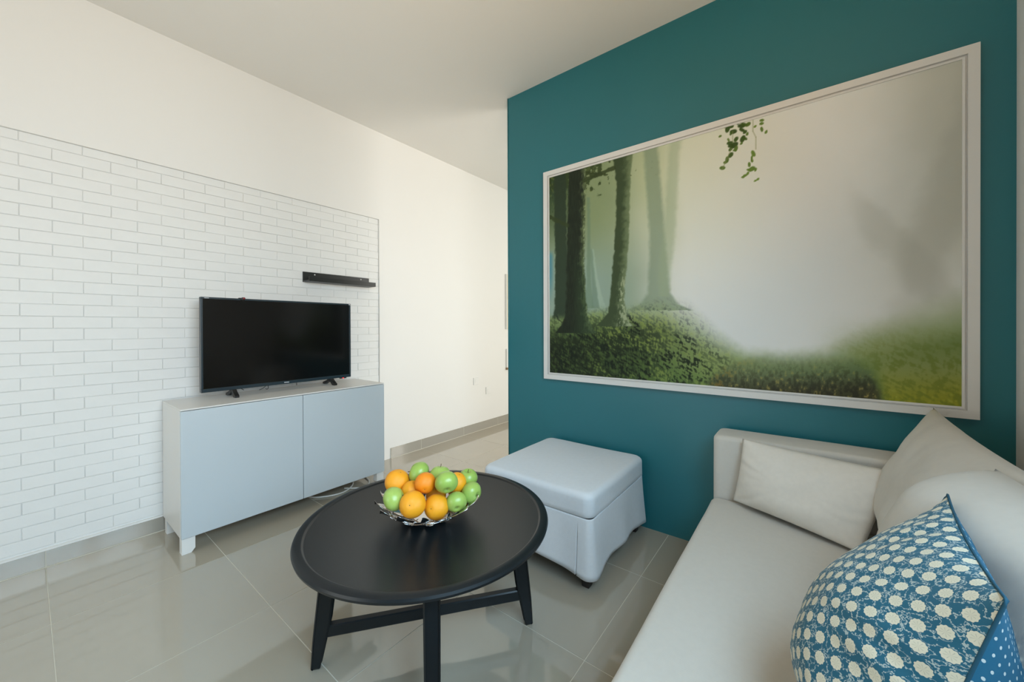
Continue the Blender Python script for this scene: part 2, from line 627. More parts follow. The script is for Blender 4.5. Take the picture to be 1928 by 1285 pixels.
for y0, y1 in ((WY0 + 0.05, -1.80), (-1.71, WY1 - 0.05)):
    box('pane', (XR + 0.072, XR + 0.078, y0, y1, WZ0 + 0.05, WZ1 - 0.05), 'glass_pane', w1)

bm = bmesh.new()
bx(bm, -0.2, 0.45, YB - 0.2, YB, -0.003, CEIL)
bx(bm, 2.25, XR + 0.24, YB - 0.2, YB, -0.003, CEIL)
bx(bm, 0.45, 2.25, YB - 0.2, YB, 2.18, CEIL)
struct(to_obj('wall_front', bm, 'wall_white'), 'white wall behind the viewer')
d1 = tag(bpy.data.objects.new('door_1', None), 'glazed balcony door behind the viewer', kind='structure')
COL.objects.link(d1)
bm = bmesh.new()
for x0, x1 in ((0.45, 0.51), (1.32, 1.38), (2.19, 2.25)):
    bx(bm, x0, x1, YB - 0.13, YB - 0.08, 0.0, 2.18)
for z0, z1 in ((0.0, 0.07), (2.11, 2.18)):
    bx(bm, 0.45, 2.25, YB - 0.13, YB - 0.08, z0, z1)
to_obj('door_frame', bm, 'white_plastic', d1)
for x0, x1 in ((0.51, 1.32), (1.38, 2.19)):
    box('pane', (x0, x1, YB - 0.108, YB - 0.102, 0.07, 2.11), 'glass_pane', d1)
# passage beyond the teal wall
bm = bmesh.new()
bx(bm, XR, XR + T, 0.15, 0.95, -0.003, CEIL)
bx(bm, XR, XR + T, 2.55, YF, -0.003, CEIL)
bx(bm, XR, XR + T, 0.95, 2.55, -0.003, 0.7)
bx(bm, XR, XR + T, 0.95, 2.55, 2.4, CEIL)
struct(to_obj('wall_passage', bm, 'wall_white'), 'white wall of the passage')
struct(box('wall_far', (-0.2, XR + 0.2, YF, YF + 0.15, -0.003, CEIL), 'wall_white'), 'white wall at the end of the passage')
w2 = tag(bpy.data.objects.new('window_2', None), 'window of the passage behind the teal wall', kind='structure')
COL.objects.link(w2)
bm = bmesh.new()
for y0, y1 in ((0.95, 1.0), (2.5, 2.55), (1.72, 1.78)):
    bx(bm, XR + 0.05, XR + 0.10, y0, y1, 0.7, 2.4)
for z0, z1 in ((0.7, 0.75), (2.35, 2.4)):
    bx(bm, XR + 0.05, XR + 0.10, 0.95, 2.55, z0, z1)
to_obj('window_frame', bm, 'white_plastic', w2)
for y0, y1 in ((1.0, 1.72), (1.78, 2.5)):
    box('pane', (XR + 0.072, XR + 0.078, y0, y1, 0.75, 2.35), 'glass_pane', w2)


# ------------------------------------------------------------------ sideboard
CY0, CY1 = -1.732, -0.548
CB, CF_, CH, CL = 0.008, 0.425, 0.755, 0.085
cab = empty('sideboard', (0.2, -1.14, 0), 'low white sideboard with two plain pale doors tinted blue for sky light under the television', 'sideboard')


def rel(o, parent):
    """keep world-space mesh coordinates while hanging the part under an Empty"""
    o.parent = parent
    o.matrix_parent_inverse = Matrix.LocRotScale(parent.location, parent.rotation_euler, None).inverted()
    return o


th = 0.018
bm = bmesh.new()
bx(bm, CB, CF_ - 0.02, CY0, CY0 + th, CL, CH, 0.0012, 1)
bx(bm, CB, CF_ - 0.02, CY1 - th, CY1, CL, CH, 0.0012, 1)
bx(bm, CB, CF_ - 0.02, CY0 + th, CY1 - th, CL, CL + th)
bx(bm, CB, CB + 0.006, CY0 + th, CY1 - th, CL + th, CH - th)
rel(to_obj('body', bm, 'cabinet_white'), cab)
rel(box('top_panel', (CB, CF_ - 0.001, CY0, CY1, CH - 0.0001, CH + 0.008), 'cabinet_white', bevel=0.0015, seg=1), cab)
ym = -1.1335
for a, c in ((CY0 + 0.001, ym - 0.0015), (ym + 0.0015, CY1 - 0.001)):
    rel(box('door', (CF_ - 0.019, CF_, a, c, CL, CH - 0.003), 'cabinet_door', bevel=0.0015, seg=1), cab)
for lx0, lx1 in ((0.03, 0.075), (CF_ - 0.058, CF_ - 0.010)):
    for ly, s in ((CY0 + 0.004, 1), (CY1 - 0.004, -1)):
        bm = bmesh.new()
        y0, y1 = sorted((ly, ly + s * 0.055))
        y2 = y1 - 0.016 if s > 0 else y1
        y3 = y0 if s > 0 else y0 + 0.016
        loft(bm, [[(lx0, y3, 0), (lx1, y3, 0), (lx1, y2, 0), (lx0, y2, 0)],
                  [(lx0, y0 if s < 0 else y3, 0.02), (lx1, y0 if s < 0 else y3, 0.02), (lx1, y1 if s > 0 else y2, 0.02), (lx0, y1 if s > 0 else y2, 0.02)],
                  [(lx0, y0, CL), (lx1, y0, CL), (lx1, y1, CL), (lx0, y1, CL)]])
        rel(to_obj('leg', bm, 'white_plastic'), cab)

# white cable lying on the floor below the sideboard
bm = bmesh.new()
tube(bm, catmull([(0.06, -0.60, 0.006), (0.16, -0.66, 0.006), (0.30, -0.74, 0.006), (0.36, -0.86, 0.006), (0.28, -1.00, 0.006), (0.10, -1.05, 0.006)], 8), 0.005, 8)
tag(to_obj('power_cable', bm, 'cable_white', smooth=True), 'white power cable lying on the floor under the sideboard', 'cable')
bm = bmesh.new()
tube(bm, catmull([(0.05, -0.52, 0.006), (0.18, -0.58, 0.006), (0.33, -0.62, 0.006), (0.40, -0.70, 0.006), (0.30, -0.80, 0.006)], 8), 0.005, 8)
tag(to_obj('power_cable', bm, 'cable_white', smooth=True), 'shorter white cable near the right end of the sideboard, on the floor', 'cable')

# ------------------------------------------------------------------ television
TX1, TY0, TY1, TZ0, TZ1 = 0.200, -1.598, -0.690, 0.808, 1.371
TOPZ = CH + 0.008
tv = empty('television', (0.17, -1.144, TOPZ), 'black flat television standing on the white sideboard', 'television')
bm = bmesh.new()
bx(bm, TX1 - 0.030, TX1 - 0.004, TY0, TY1, TZ0, TZ1, 0.002, 1)
bx(bm, TX1 - 0.062, TX1 - 0.030, TY0 + 0.12, TY1 - 0.12, TZ0 + 0.02, TZ0 + 0.34, 0.008, 2)
rel(to_obj('housing', bm, 'black_plastic'), tv)
for nm, d in (('bezel', (TY0, TY1, TZ1 - 0.011, TZ1)), ('bezel', (TY0, TY1, TZ0, TZ0 + 0.021)),
              ('bezel', (TY0, TY0 + 0.0115, TZ0 + 0.021, TZ1 - 0.011)), ('bezel', (TY1 - 0.0115, TY1, TZ0 + 0.021, TZ1 - 0.011))):
    rel(box(nm, (TX1 - 0.006, TX1, *d), 'bezel', bevel=0.0015, seg=1), tv)
rel(box('screen', (TX1 - 0.005, TX1 - 0.0025, TY0 + 0.0115, TY1 - 0.0115, TZ0 + 0.021, TZ1 - 0.011), 'screen'), tv)
rel(box('name_plate', (TX1, TX1 + 0.0006, -1.158, -1.128, TZ0 + 0.008, TZ0 + 0.013), 'label_grey'), tv)
rel(box('sticker', (TX1, TX1 + 0.0006, TY0 + 0.018, TY0 + 0.040, TZ1 - 0.0075, TZ1 - 0.0045), 'label_grey'), tv)
rel(box('sticker', (TX1, TX1 + 0.0006, TY1 - 0.016, TY1 - 0.004, TZ1 - 0.010, TZ1 - 0.003), 'label_grey'), tv)
sens = rel(box('sensor', (TX1 - 0.012, TX1 - 0.002, TY1 - 0.085, TY1 - 0.035, TZ0 - 0.007, TZ0 + 0.001), 'black_plastic', bevel=0.001, seg=1), tv)
box('standby_light', (TX1 - 0.003, TX1 - 0.0005, TY1 - 0.066, TY1 - 0.056, TZ0 - 0.006, TZ0 - 0.001), 'red_led', sens)
for fy in (-1.437, -0.835):
    for sx in (1, -1):
        xe = TX1 + 0.052 if sx > 0 else TX1 - 0.125
        x0 = TX1 - 0.018 if sx > 0 else TX1 - 0.026
        w = 0.011
        bm = bmesh.new()
        loft(bm, [[(x0 - sx * 0.014, fy - w, TZ0 + 0.004), (x0 + sx * 0.014, fy - w, TZ0 + 0.004), (x0 + sx * 0.014, fy + w, TZ0 + 0.004), (x0 - sx * 0.014, fy + w, TZ0 + 0.004)],
                  [(x0 + sx * 0.004, fy - w, TZ0 - 0.020), (x0 + sx * 0.034, fy - w, TZ0 - 0.012), (x0 + sx * 0.034, fy + w, TZ0 - 0.012), (x0 + sx * 0.004, fy + w, TZ0 - 0.020)],
                  [(xe - sx * 0.030, fy - w, TOPZ), (xe, fy - w, TOPZ + 0.012), (xe, fy + w, TOPZ + 0.012), (xe - sx * 0.030, fy + w, TOPZ)],
                  [(xe - sx * 0.012, fy - w, TOPZ), (xe, fy - w, TOPZ), (xe, fy + w, TOPZ), (xe - sx * 0.012, fy + w, TOPZ)]])
        rel(to_obj('foot', bm, 'black_plastic'), tv)
for pts in ([(0.15, -1.24, 0.815), (0.145, -1.262, 0.790), (0.140, -1.285, 0.780)], [(0.14, -1.235, 0.815), (0.14, -1.232, 0.788), (0.142, -1.240, 0.779), (0.142, -1.249, 0.784)],
            [(0.15, -1.06, 0.815), (0.15, -1.06, 0.783)], [(0.14, -1.40, 0.815), (0.14, -1.37, 0.79)]):
    bm = bmesh.new()
    tube(bm, catmull(pts, 5), 0.0022, 6)
    rel(to_obj('cable', bm, 'black_plastic', smooth=True), tv)

# small camera clipped on the television
wc = empty('webcam', (TX1, -1.392, TZ1), 'tiny dark webcam with a red lens on the top edge of the television', 'webcam')
bm = bmesh.new()
lathe(bm, [(0.0, -0.016), (0.009, -0.014), (0.011, -0.004), (0.010, 0.004), (0.0, 0.006)], 16)
bmesh.ops.rotate(bm, verts=bm.verts[:], cent=(0, 0, 0), matrix=Matrix.Rotation(PI / 2, 3, 'Y'))
bmesh.ops.translate(bm, vec=(0.012, 0, -0.003), verts=bm.verts[:])
to_obj('body', bm, 'black_plastic', wc, smooth=True)
bm = bmesh.new()
bmesh.ops.create_uvsphere(bm, u_segments=14, v_segments=8, radius=0.007)
bmesh.ops.translate(bm, vec=(0.016, 0.004, 0.001), verts=bm.verts[:])
to_obj('lens', bm, 'red_lens', wc, smooth=True)
bm = bmesh.new()
bx(bm, -0.012, 0.006, -0.020, 0.004, 0.0005, 0.004, 0.001, 1)
to_obj('clip', bm, 'black_plastic', wc)

# ------------------------------------------------------------------ picture ledge
LX, LY0, LY1, LZ = -0.0120, -0.950, -0.414, 1.532
lg = empty('picture_ledge', (0.0, (LY0 + LY1) / 2, LZ), 'narrow black picture ledge mounted on the white brick panel above the television', 'shelf')
rel(box('back_plate', (LX, LX + 0.010, LY0, LY1, LZ, LZ + 0.078), 'shelf_black', bevel=0.001, seg=1), lg)
rel(box('shelf_board', (LX + 0.010, LX + 0.104, LY0, LY1, LZ, LZ + 0.010), 'shelf_black', bevel=0.001, seg=1), lg)
rel(box('front_lip', (LX + 0.104, LX + 0.114, LY0, LY1, LZ, LZ + 0.034), 'shelf_black', bevel=0.001, seg=1), lg)
for y in (LY0 + 0.085, LY1 - 0.075):
    bm = bmesh.new()
    lathe(bm, [(0.0, 0.004), (0.0045, 0.003), (0.0055, 0.0), (0.0, 0.0)], 12)
    bmesh.ops.rotate(bm, verts=bm.verts[:], cent=(0, 0, 0), matrix=Matrix.Rotation(PI / 2, 3, 'Y'))
    bmesh.ops.translate(bm, vec=(LX + 0.010, y, LZ + 0.062), verts=bm.verts[:])
    rel(to_obj('screw', bm, 'white_plastic', smooth=True), lg)

# ------------------------------------------------------------------ small things on the far white wall
for nm, y, z, lab in (('wall_socket', 0.897, 0.573, 'white wall socket plate left of the lower outlet on the far white wall'),
                      ('power_outlet', 1.103, 0.442, 'white wall outlet plate just above the skirting near the teal wall edge')):
    e = empty(nm, (0.0, y, z), lab, 'outlet')  # both plates are wall sockets
    box('plate', (0.0, 0.009, -0.042, 0.042, -0.04, 0.04), 'white_plastic', e, bevel=0.002, seg=1)
    box('insert', (0.009, 0.0115, -0.022, 0.022, -0.022, 0.022), 'white_plastic', e, bevel=0.001, seg=1)
e = empty('wall_board', (0.0, 1.7, 1.163), 'pale cream board hung on the far white wall, half hidden by the teal wall', 'board')
rel(box('panel', (0.0, 0.022, 1.430, 2.0, 1.163, 1.848), 'pale_wood', bevel=0.002, seg=1), e)
rel(box('edge_trim', (0.0, 0.026, 1.421, 1.431, 1.163, 1.848), 'white_plastic', bevel=0.001, seg=1), e)
e = empty('wall_box', (0.0, 1.7, 0.65), 'small white wall box with a wooden bottom edge beyond the teal wall', 'box')
rel(box('body', (0.0, 0.022, 1.430, 2.0, 0.680, 0.915), 'white_plastic', bevel=0.002, seg=1), e)
rel(box('wooden_edge', (0.0, 0.030, 1.428, 2.0, 0.655, 0.681), 'brown_wood', bevel=0.002, seg=1), e)

# ------------------------------------------------------------------ framed forest print
FX0, FX1, FZ0, FZ1, FY = 1.549, 3.531, 0.829, 2.2595, -0.030
pic = empty('framed_picture', ((FX0 + FX1) / 2, 0.0, FZ0), 'large white framed print of a misty green forest on the teal wall', 'picture')
prof = [(0.0, -0.001), (0.0, FY), (0.031, FY), (0.031, FY + 0.013), (0.037, FY + 0.013), (0.037, FY + 0.005), (0.0445, FY + 0.005), (0.0445, -0.001)]
crn = [(FX0, FZ0, 1, 1), (FX1, FZ0, -1, 1), (FX1, FZ1, -1, -1), (FX0, FZ1, 1, -1)]
for k in range(4):
    a, c = crn[k], crn[(k + 1) % 4]
    bm = bmesh.new()
    loft(bm, [[(p[0] + d * p[2], y, p[1] + d * p[3]) for d, y in prof] for p in (a, c)])
    rel(to_obj('frame_rail', bm, 'frame_white'), pic)


def fbm(x, y, seed=0, octv=4):
    """vectorised value noise"""
    out = np.zeros_like(x)
    amp, tot = 1.0, 0.0
    rng = np.random.RandomState(seed)
    tab = rng.rand(256, 256)
    for o in range(octv):
        xi, yi = np.floor(x).astype(int), np.floor(y).astype(int)
        xf, yf = x - xi, y - yi
        xf, yf = xf * xf * (3 - 2 * xf), yf * yf * (3 - 2 * yf)
        g = lambda a, c: tab[a % 256, c % 256]
        out += amp * ((g(xi, yi) * (1 - xf) + g(xi + 1, yi) * xf) * (1 - yf) + (g(xi, yi + 1) * (1 - xf) + g(xi + 1, yi + 1) * xf) * yf)
        tot += amp
        amp *= 0.5
        x, y = x * 2.03 + 11.3, y * 2.03 + 5.7
    return out / tot


def sm(a, b, x):
    t = np.clip((x - a) / (b - a), 0, 1)
    return t * t * (3 - 2 * t)


def lerp(c, d, f):
    return c * (1 - f[..., None]) + np.asarray(d) * f[..., None]


NX, NZ = 620, 430
gx = np.linspace(FX0 + 0.042, FX1 - 0.042, NX)
gz = np.linspace(FZ0 + 0.042, FZ1 - 0.042, NZ)
GX, GZ = np.meshgrid(gx, gz)
PY = FY + 0.010
D = np.stack([GX - CAM_LOC[0], np.full_like(GX, PY - CAM_LOC[1]), GZ - CAM_LOC[2]], -1)
dep = D @ np.array(cF)
U = W / 2 + SHX + FPX * (D @ np.array(cR)) / dep
V = H / 2 + SHY - FPX * (D @ np.array(cU)) / dep
# print colours, laid out over the print surface with features read off the photograph (display values, made linear below)
n1 = fbm(GX * 3, GZ * 3, 1)
n2 = fbm(GX * 40, GZ * 40, 2)
n3 = fbm(GX * 110, GZ * 60, 3)
n4 = fbm(GX * 9, GZ * 9, 4)
img = np.zeros(GX.shape + (3,)) + np.array([0.90, 0.905, 0.89])
img = lerp(img, [0.84, 0.85, 0.74], sm(1560, 1180, U + 60 * (n1 - .5)) * sm(620, 250, V))
img = lerp(img, [0.53, 0.59, 0.43], sm(1300, 1110, U + 40 * (n1 - .5)))
img = lerp(img, [0.57, 0.65, 0.59], sm(1270, 1120, U) * sm(400, 540, V))
img = lerp(img, [0.72, 0.75, 0.58], sm(60, 0, np.abs(U - 1235 - 0.15 * (V - 400))) * sm(520, 330, V) * 0.6)
# greyer, darker tone to the upper right
img = lerp(img, [0.72, 0.72, 0.66], sm(1560, 1800, U + 120 * (n1 - .5)) * sm(640, 380, V) * 0.75)
bough = sm(60, 15, np.abs((V - 380) - 1.0 * (U - 1600) + 60 * (n4 - .5))) * sm(1580, 1640, U)
img = lerp(img, [0.62, 0.62, 0.56], 0.20 * bough)
bough = sm(70, 20, np.abs((U - 1760) + 0.35 * (V - 450) + 50 * (n4 - .5)))
img = lerp(img, [0.58, 0.58, 0.53], 0.22 * bough * sm(700, 500, V))


def poly(vs, us):
    return np.interp(V, vs, us)


def trunk(vs, left, right, soft=2.0, wob=2.0):
    w = wob * 2 * (n2 - .5)
    l, r = poly(vs, left), poly(vs, right)
    m = sm(l - soft, l + soft, U + w) * sm(r + soft, r - soft, U + w)
    return m * ((V > vs[0]) & (V < vs[-1])), (U - l) / np.maximum(r - l, 1)


zx = lambda x: 1020 + np.asarray(x) / 2.679
zy = lambda y: 260 + np.asarray(y) / 2.679
# misty trunks
m_, t_ = trunk(zy([0, 100, 500, 780, 840, 870]), zx([505, 515, 545, 535, 500, 420]), zx([580, 590, 622, 645, 690, 760]), 5, 2)
img = lerp(img, [0.50, 0.57, 0.47], m_ * 0.70)
m_, t_ = trunk(zy([-40, 60, 500, 640, 800]), zx([655, 640, 612, 590, 590]), zx([715, 695, 672, 655, 640]), 6, 2)
img = lerp(img, [0.62, 0.68, 0.55], m_ * 0.55)
m_, t_ = trunk(zy([300, 480, 750, 860]), zx([228, 230, 225, 210]), zx([243, 244, 250, 262]), 2, 1)
img = lerp(img, [0.42, 0.52, 0.42], m_ * 0.6)
m_, t_ = trunk(zy([560, 700, 800, 860]), zx([250, 262, 280, 290]), zx([262, 280, 305, 325]), 2, 1)
img = lerp(img, [0.66, 0.74, 0.66], m_ * 0.6)
m_, t_ = trunk(zy([560, 700, 860]), zx([246, 252, 255]), zx([256, 268, 292]), 2, 1)
img = lerp(img, [0.40, 0.50, 0.42], m_ * 0.5)
# far left gloom and canopy
img = lerp(img, [0.17, 0.25, 0.15], sm(zx(250), zx(70), U) * sm(zy(640), zy(200), V) * 0.95)
cm = sm(0.44, 0.56, fbm(GX * 34, GZ * 34, 9, 5) + 0.55 * sm(zy(330), zy(60), V) * sm(zx(330), zx(60), U) - 0.25 * sm(zx(180), zx(420), U) - 0.4 * sm(zy(180), zy(420), V))
img = lerp(img, [0.19, 0.25, 0.11], cm * sm(zx(600), zx(430), U) * 0.85)
lit_ = sm(0.56, 0.68, fbm(GX * 55, GZ * 55, 31, 4)) * sm(zx(330), zx(150), U) * sm(zy(480), zy(120), V)
img = lerp(img, [0.50, 0.55, 0.30], lit_ * 0.55)
img = lerp(img, [0.30, 0.55, 0.62], sm(zx(66), zx(44), U) * sm(zy(560), zy(600), V) * sm(zy(860), zy(660), V) * 0.8)
m_, t_ = trunk(zy([170, 260, 600, 860, 930]), zx([60, 62, 68, 66, 45]), zx([120, 122, 126, 130, 150]), 2, 2)
img = lerp(img, [0.16, 0.22, 0.15], m_ * 0.92)
# ground: bank, path, meadow
gline = np.interp(U, [1030, 1075, 1110, 1200, 1250, 1300, 1350, 1400, 1480, 1560, 1640, 1720, 1830], [598, 600, 588, 586, 588, 612, 645, 668, 676, 668, 640, 612, 585])
gsoft = np.interp(U, [1030, 1180, 1300, 1400, 1550, 1700, 1830], [10, 18, 55, 22, 26, 60, 70])
gm = sm(gline - gsoft, gline + gsoft, V + 8 * (n2 - .5))
gv = np.clip((V - gline) / 130, 0, 1)
grass = np.zeros_like(img) + np.array([0.52, 0.60, 0.38])
grass = lerp(grass, [0.40, 0.50, 0.26], sm(0.1, 0.5, gv))
grass = lerp(grass, [0.62, 0.66, 0.42], sm(70, 0, np.abs((V - 640) - 0.45 * (U - 1240))) * sm(1150, 1230, U) * 0.6)
grass = lerp(grass, [0.16, 0.22, 0.11], sm(1330, 1130, U - 0.55 * (700 - V) - 60 * (n4 - .5)) * sm(0.0, 0.40, gv) * 0.92)
grass = lerp(grass, [0.10, 0.14, 0.08], sm(1160, 1040, U) * sm(0.05, 0.5, gv) * 0.7)
al_, ac_ = GX * 0.83 - GZ * 0.56, GX * 0.56 + GZ * 0.83
blades = 0.6 * fbm(al_ * 45, ac_ * 120, 12, 4) + 0.4 * fbm(GX * 150, GZ * 45, 13, 3)
patch = fbm(al_ * 7, ac_ * 14, 14, 3)
grass = lerp(grass, [0.60, 0.64, 0.32], sm(0.50, 0.66, blades) * sm(0.42, 0.58, patch) * 0.75 * sm(1060, 1180, U) * sm(1430, 1330, U))
grass = lerp(grass, [0.42, 0.52, 0.24], sm(0.54, 0.68, blades) * 0.4 * sm(1420, 1300, U))
grass = lerp(grass, [0.06, 0.10, 0.05], sm(0.52, 0.40, blades) * (0.35 + 0.5 * sm(0.55, 0.40, patch)) * sm(1420, 1300, U))
img = lerp(img, [0, 0, 0], np.zeros_like(gm))
img = img * (1 - gm[..., None]) + grass * gm[..., None]
# path
pl = np.interp(V, [655, 675, 690, 720, 745, 790], [1440, 1405, 1365, 1335, 1330, 1330])
pr = np.interp(V, [655, 675, 700, 730, 760, 800], [1560, 1610, 1640, 1655, 1662, 1668])
pm = sm(pl - 14, pl + 14, U + 16 * (n2 - .5)) * sm(pr + 16, pr - 16, U + 10 * (n2 - .5)) * sm(655, 740, V)
path = np.zeros_like(img) + np.array([0.37, 0.42, 0.32])
path = lerp(path, [0.27, 0.27, 0.17], sm(690, 745, V))
path = lerp(path, [0.16, 0.16, 0.11], sm(0.52, 0.36, n3) * 0.6)
path = lerp(path, [0.60, 0.55, 0.30], sm(0.66, 0.76, n3) * 0.8)
path = lerp(path, [0.50, 0.38, 0.16], sm(40, 0, np.abs(U - pl - 12)) * sm(0.5, 0.62, n3) * 0.7)
img = img * (1 - pm[..., None]) + path * pm[..., None]
# meadow, lower right
mw_ = np.interp(V, [560, 650, 700, 740], [170, 110, 30, 14])
mm_ = sm(pr - mw_ * .4, pr + mw_, U) * sm(590, 720, V + (1830 - U) * 0.05)
mead = np.zeros_like(img) + np.array([0.56, 0.60, 0.36])
mead = lerp(mead, [0.60, 0.60, 0.17], sm(680, 760, V))
mead = lerp(mead, [0.42, 0.47, 0.14], sm(0.55, 0.38, blades) * 0.6)
mead = lerp(mead, [0.76, 0.74, 0.34], sm(0.62, 0.74, blades) * 0.5 * sm(700, 760, V))
img = img * (1 - 0.9 * mm_[..., None]) + mead * 0.9 * mm_[..., None]
# front trunks
m_, t_ = trunk(zy([60, 180, 600, 800, 900, 950, 985]), zx([140, 138, 124, 124, 118, 96, 70]), zx([235, 222, 214, 222, 232, 250, 275]), 2, 2)
bark = lerp(np.zeros_like(img) + np.array([0.12, 0.16, 0.10]), [0.34, 0.39, 0.26], sm(0.66, 0.98, t_ + 0.45 * (n2 - .5) + 0.3 * (fbm(GX * 160, GZ * 30, 41) - .5)))
bark = bark * (0.75 + 0.5 * fbm(GX * 170, GZ * 28, 42))[..., None]
bark = lerp(bark, [0.62, 0.68, 0.50], sm(0.85, 1.0, t_) * sm(0.55, 0.66, n3))
bark = lerp(bark, [0.19, 0.28, 0.17], sm(zy(500), zy(800), V) * sm(0.3, 0.7, t_) * 0.5)
img = img * (1 - m_[..., None]) + bark * m_[..., None]
m_, t_ = trunk(zy([60, 160, 260, 500, 800, 880, 925, 950]), zx([352, 368, 378, 370, 346, 335, 300, 270]), zx([462, 450, 446, 440, 416, 422, 438, 460]), 2, 2)
bark = lerp(np.zeros_like(img) + np.array([0.23, 0.29, 0.18]), [0.42, 0.48, 0.34], sm(0.35, 0.95, t_ + 0.5 * (n2 - .5)))
bark = lerp(bark, [0.66, 0.70, 0.56], sm(zy(620), zy(760), V) * sm(0.45, 0.75, t_) * sm(0.5, 0.62, n3) * 0.8)
img = img * (1 - m_[..., None]) + bark * m_[..., None]
# boughs between the trunks
for (xa, ya, xb, yb, w0) in ((215, 215, 365, 150, 9), (40, 400, 130, 440, 10), (225, 175, 330, 185, 5)):
    ax_, ay_, bx_, by_ = zx(xa), zy(ya), zx(xb), zy(yb)
    t = np.clip(((U - ax_) * (bx_ - ax_) + (V - ay_) * (by_ - ay_)) / ((bx_ - ax_) ** 2 + (by_ - ay_) ** 2), 0, 1)
    dd = np.hypot(U - ax_ - t * (bx_ - ax_), V - ay_ - t * (by_ - ay_)) + 5 * (n2 - .5)
    img = lerp(img, [0.20, 0.25, 0.12], sm(w0 / 2.679 + 1.5, w0 / 2.679 - 1, dd) * 0.85)
# hanging sprays of leaves
rs = np.random.RandomState(3)
lx = lambda x: 1280 + x / 8.03
ly = lambda y: 200 + y / 8.03
leaves = []
for (x, y, s, sh) in ((700, 280, 70, .2), (720, 350, 70, .22), (770, 310, 60, .25), (810, 250, 60, .2), (870, 235, 60, .2), (930, 210, 70, .2), (960, 190, 60, .2),
                      (930, 300, 70, .2), (980, 280, 60, .28), (1030, 275, 60, .35), (940, 360, 60, .22), (985, 390, 50, .25), (1020, 420, 40, .4), (810, 385, 75, .2),
                      (770, 415, 40, .3), (950, 495, 75, .22), (985, 490, 50, .3), (850, 500, 60, .25), (760, 560, 65, .22), (820, 590, 85, .18), (770, 600, 60, .22),
                      (850, 640, 60, .38), (765, 655, 45, .28), (830, 670, 40, .4), (770, 740, 65, .25), (715, 810, 60, .33), (690, 850, 45, .38), (645, 935, 60, .38),
                      (610, 455, 35, .4), (735, 510, 35, .4), (1110, 715, 65, .45), (1090, 770, 35, .45), (1090, 820, 45, .42), (1050, 885, 50, .42), (1090, 950, 75, .42),
                      (1040, 965, 40, .45), (1145, 960, 40, .45), (1025, 1020, 40, .45), (985, 1050, 45, .45), (955, 1075, 35, .45), (1140, 1130, 30, .5), (1180, 1105, 35, .5),
                      (1240, 215, 45, .42), (1235, 265, 45, .42), (1140, 305, 35, .5), (1240, 350, 50, .4), (1305, 390, 40, .45), (425, 345, 30, .3), (480, 330, 40, .2), (930, 565, 35, .4)):
    a = rs.uniform(-1.2, 1.2) + 0.8
    du, dv = U - lx(x), V - ly(y)
    p, q = du * math.cos(a) - dv * math.sin(a), du * math.sin(a) + dv * math.cos(a)
    r = s / 8.03
    e_ = (p / (0.80 * r)) ** 2 + (q / (0.46 * r)) ** 2
    img = lerp(img, [0.17 + 0.75 * (sh - .18), 0.26 + 0.85 * (sh - .18), 0.07 + 0.35 * (sh - .18)], sm(1.35, 0.6, e_ + 0.5 * (n3 - .5)) * 0.92)
for pts in (((1108, 160), (1105, 380), (1150, 470), (1150, 650)), ((800, 380), (800, 560)), ((780, 640), (640, 960))):
    for (xa, ya), (xb, yb) in zip(pts, pts[1:]):
        ax_, ay_, bx_, by_ = lx(xa), ly(ya), lx(xb), ly(yb)
        t = np.clip(((U - ax_) * (bx_ - ax_) + (V - ay_) * (by_ - ay_)) / ((bx_ - ax_) ** 2 + (by_ - ay_) ** 2), 0, 1)
        dd = np.hypot(U - ax_ - t * (bx_ - ax_), V - ay_ - t * (by_ - ay_))
        img = lerp(img, [0.52, 0.55, 0.36], sm(1.6, 0.4, dd) * 0.5)
# top-left leaf fringe against the light
fr_ = sm(0.50, 0.62, fbm(GX * 70, GZ * 70, 21)) * sm(zy(120) - (U - 1110) * 0.22, zy(60) - (U - 1110) * 0.22, V) * sm(zx(600), zx(560), U) * sm(zx(430), zx(470), U)
img = lerp(img, [0.30, 0.38, 0.14], fr_ * 0.8)
lin = np.where(img <= 0.04045, img / 12.92, ((np.clip(img, 0, 1) + 0.055) / 1.055) ** 2.4)

me = bpy.data.meshes.new('print')
co = np.stack([GX, np.full_like(GX, PY), GZ], -1).reshape(-1, 3)
idx = np.arange(NX * NZ).reshape(NZ, NX)
quads = np.stack([idx[:-1, :-1], idx[:-1, 1:], idx[1:, 1:], idx[1:, :-1]], -1).reshape(-1, 4)
me.vertices.add(len(co))
me.vertices.foreach_set('co', co.ravel())
me.loops.add(quads.size)
me.loops.foreach_set('vertex_index', quads.ravel())
me.polygons.add(len(quads))
me.polygons.foreach_set('loop_start', np.arange(0, quads.size, 4))
me.update(calc_edges=True)
ca = me.color_attributes.new('print', 'FLOAT_COLOR', 'POINT')
ca.data.foreach_set('color', np.concatenate([lin, np.ones(lin.shape[:2] + (1,))], -1).astype(np.float32).ravel())
me.materials.append(MATS['forest_print'])
po = link(bpy.data.objects.new('print', me))
rel(po, pic)
tag(po, 'forest print with dark trunks, pale mist and a mossy bank')
rel(box('backing_board', (FX0 + 0.02, FX1 - 0.02, FY + 0.012, -0.001, FZ0 + 0.02, FZ1 - 0.02), 'frame_white'), pic)

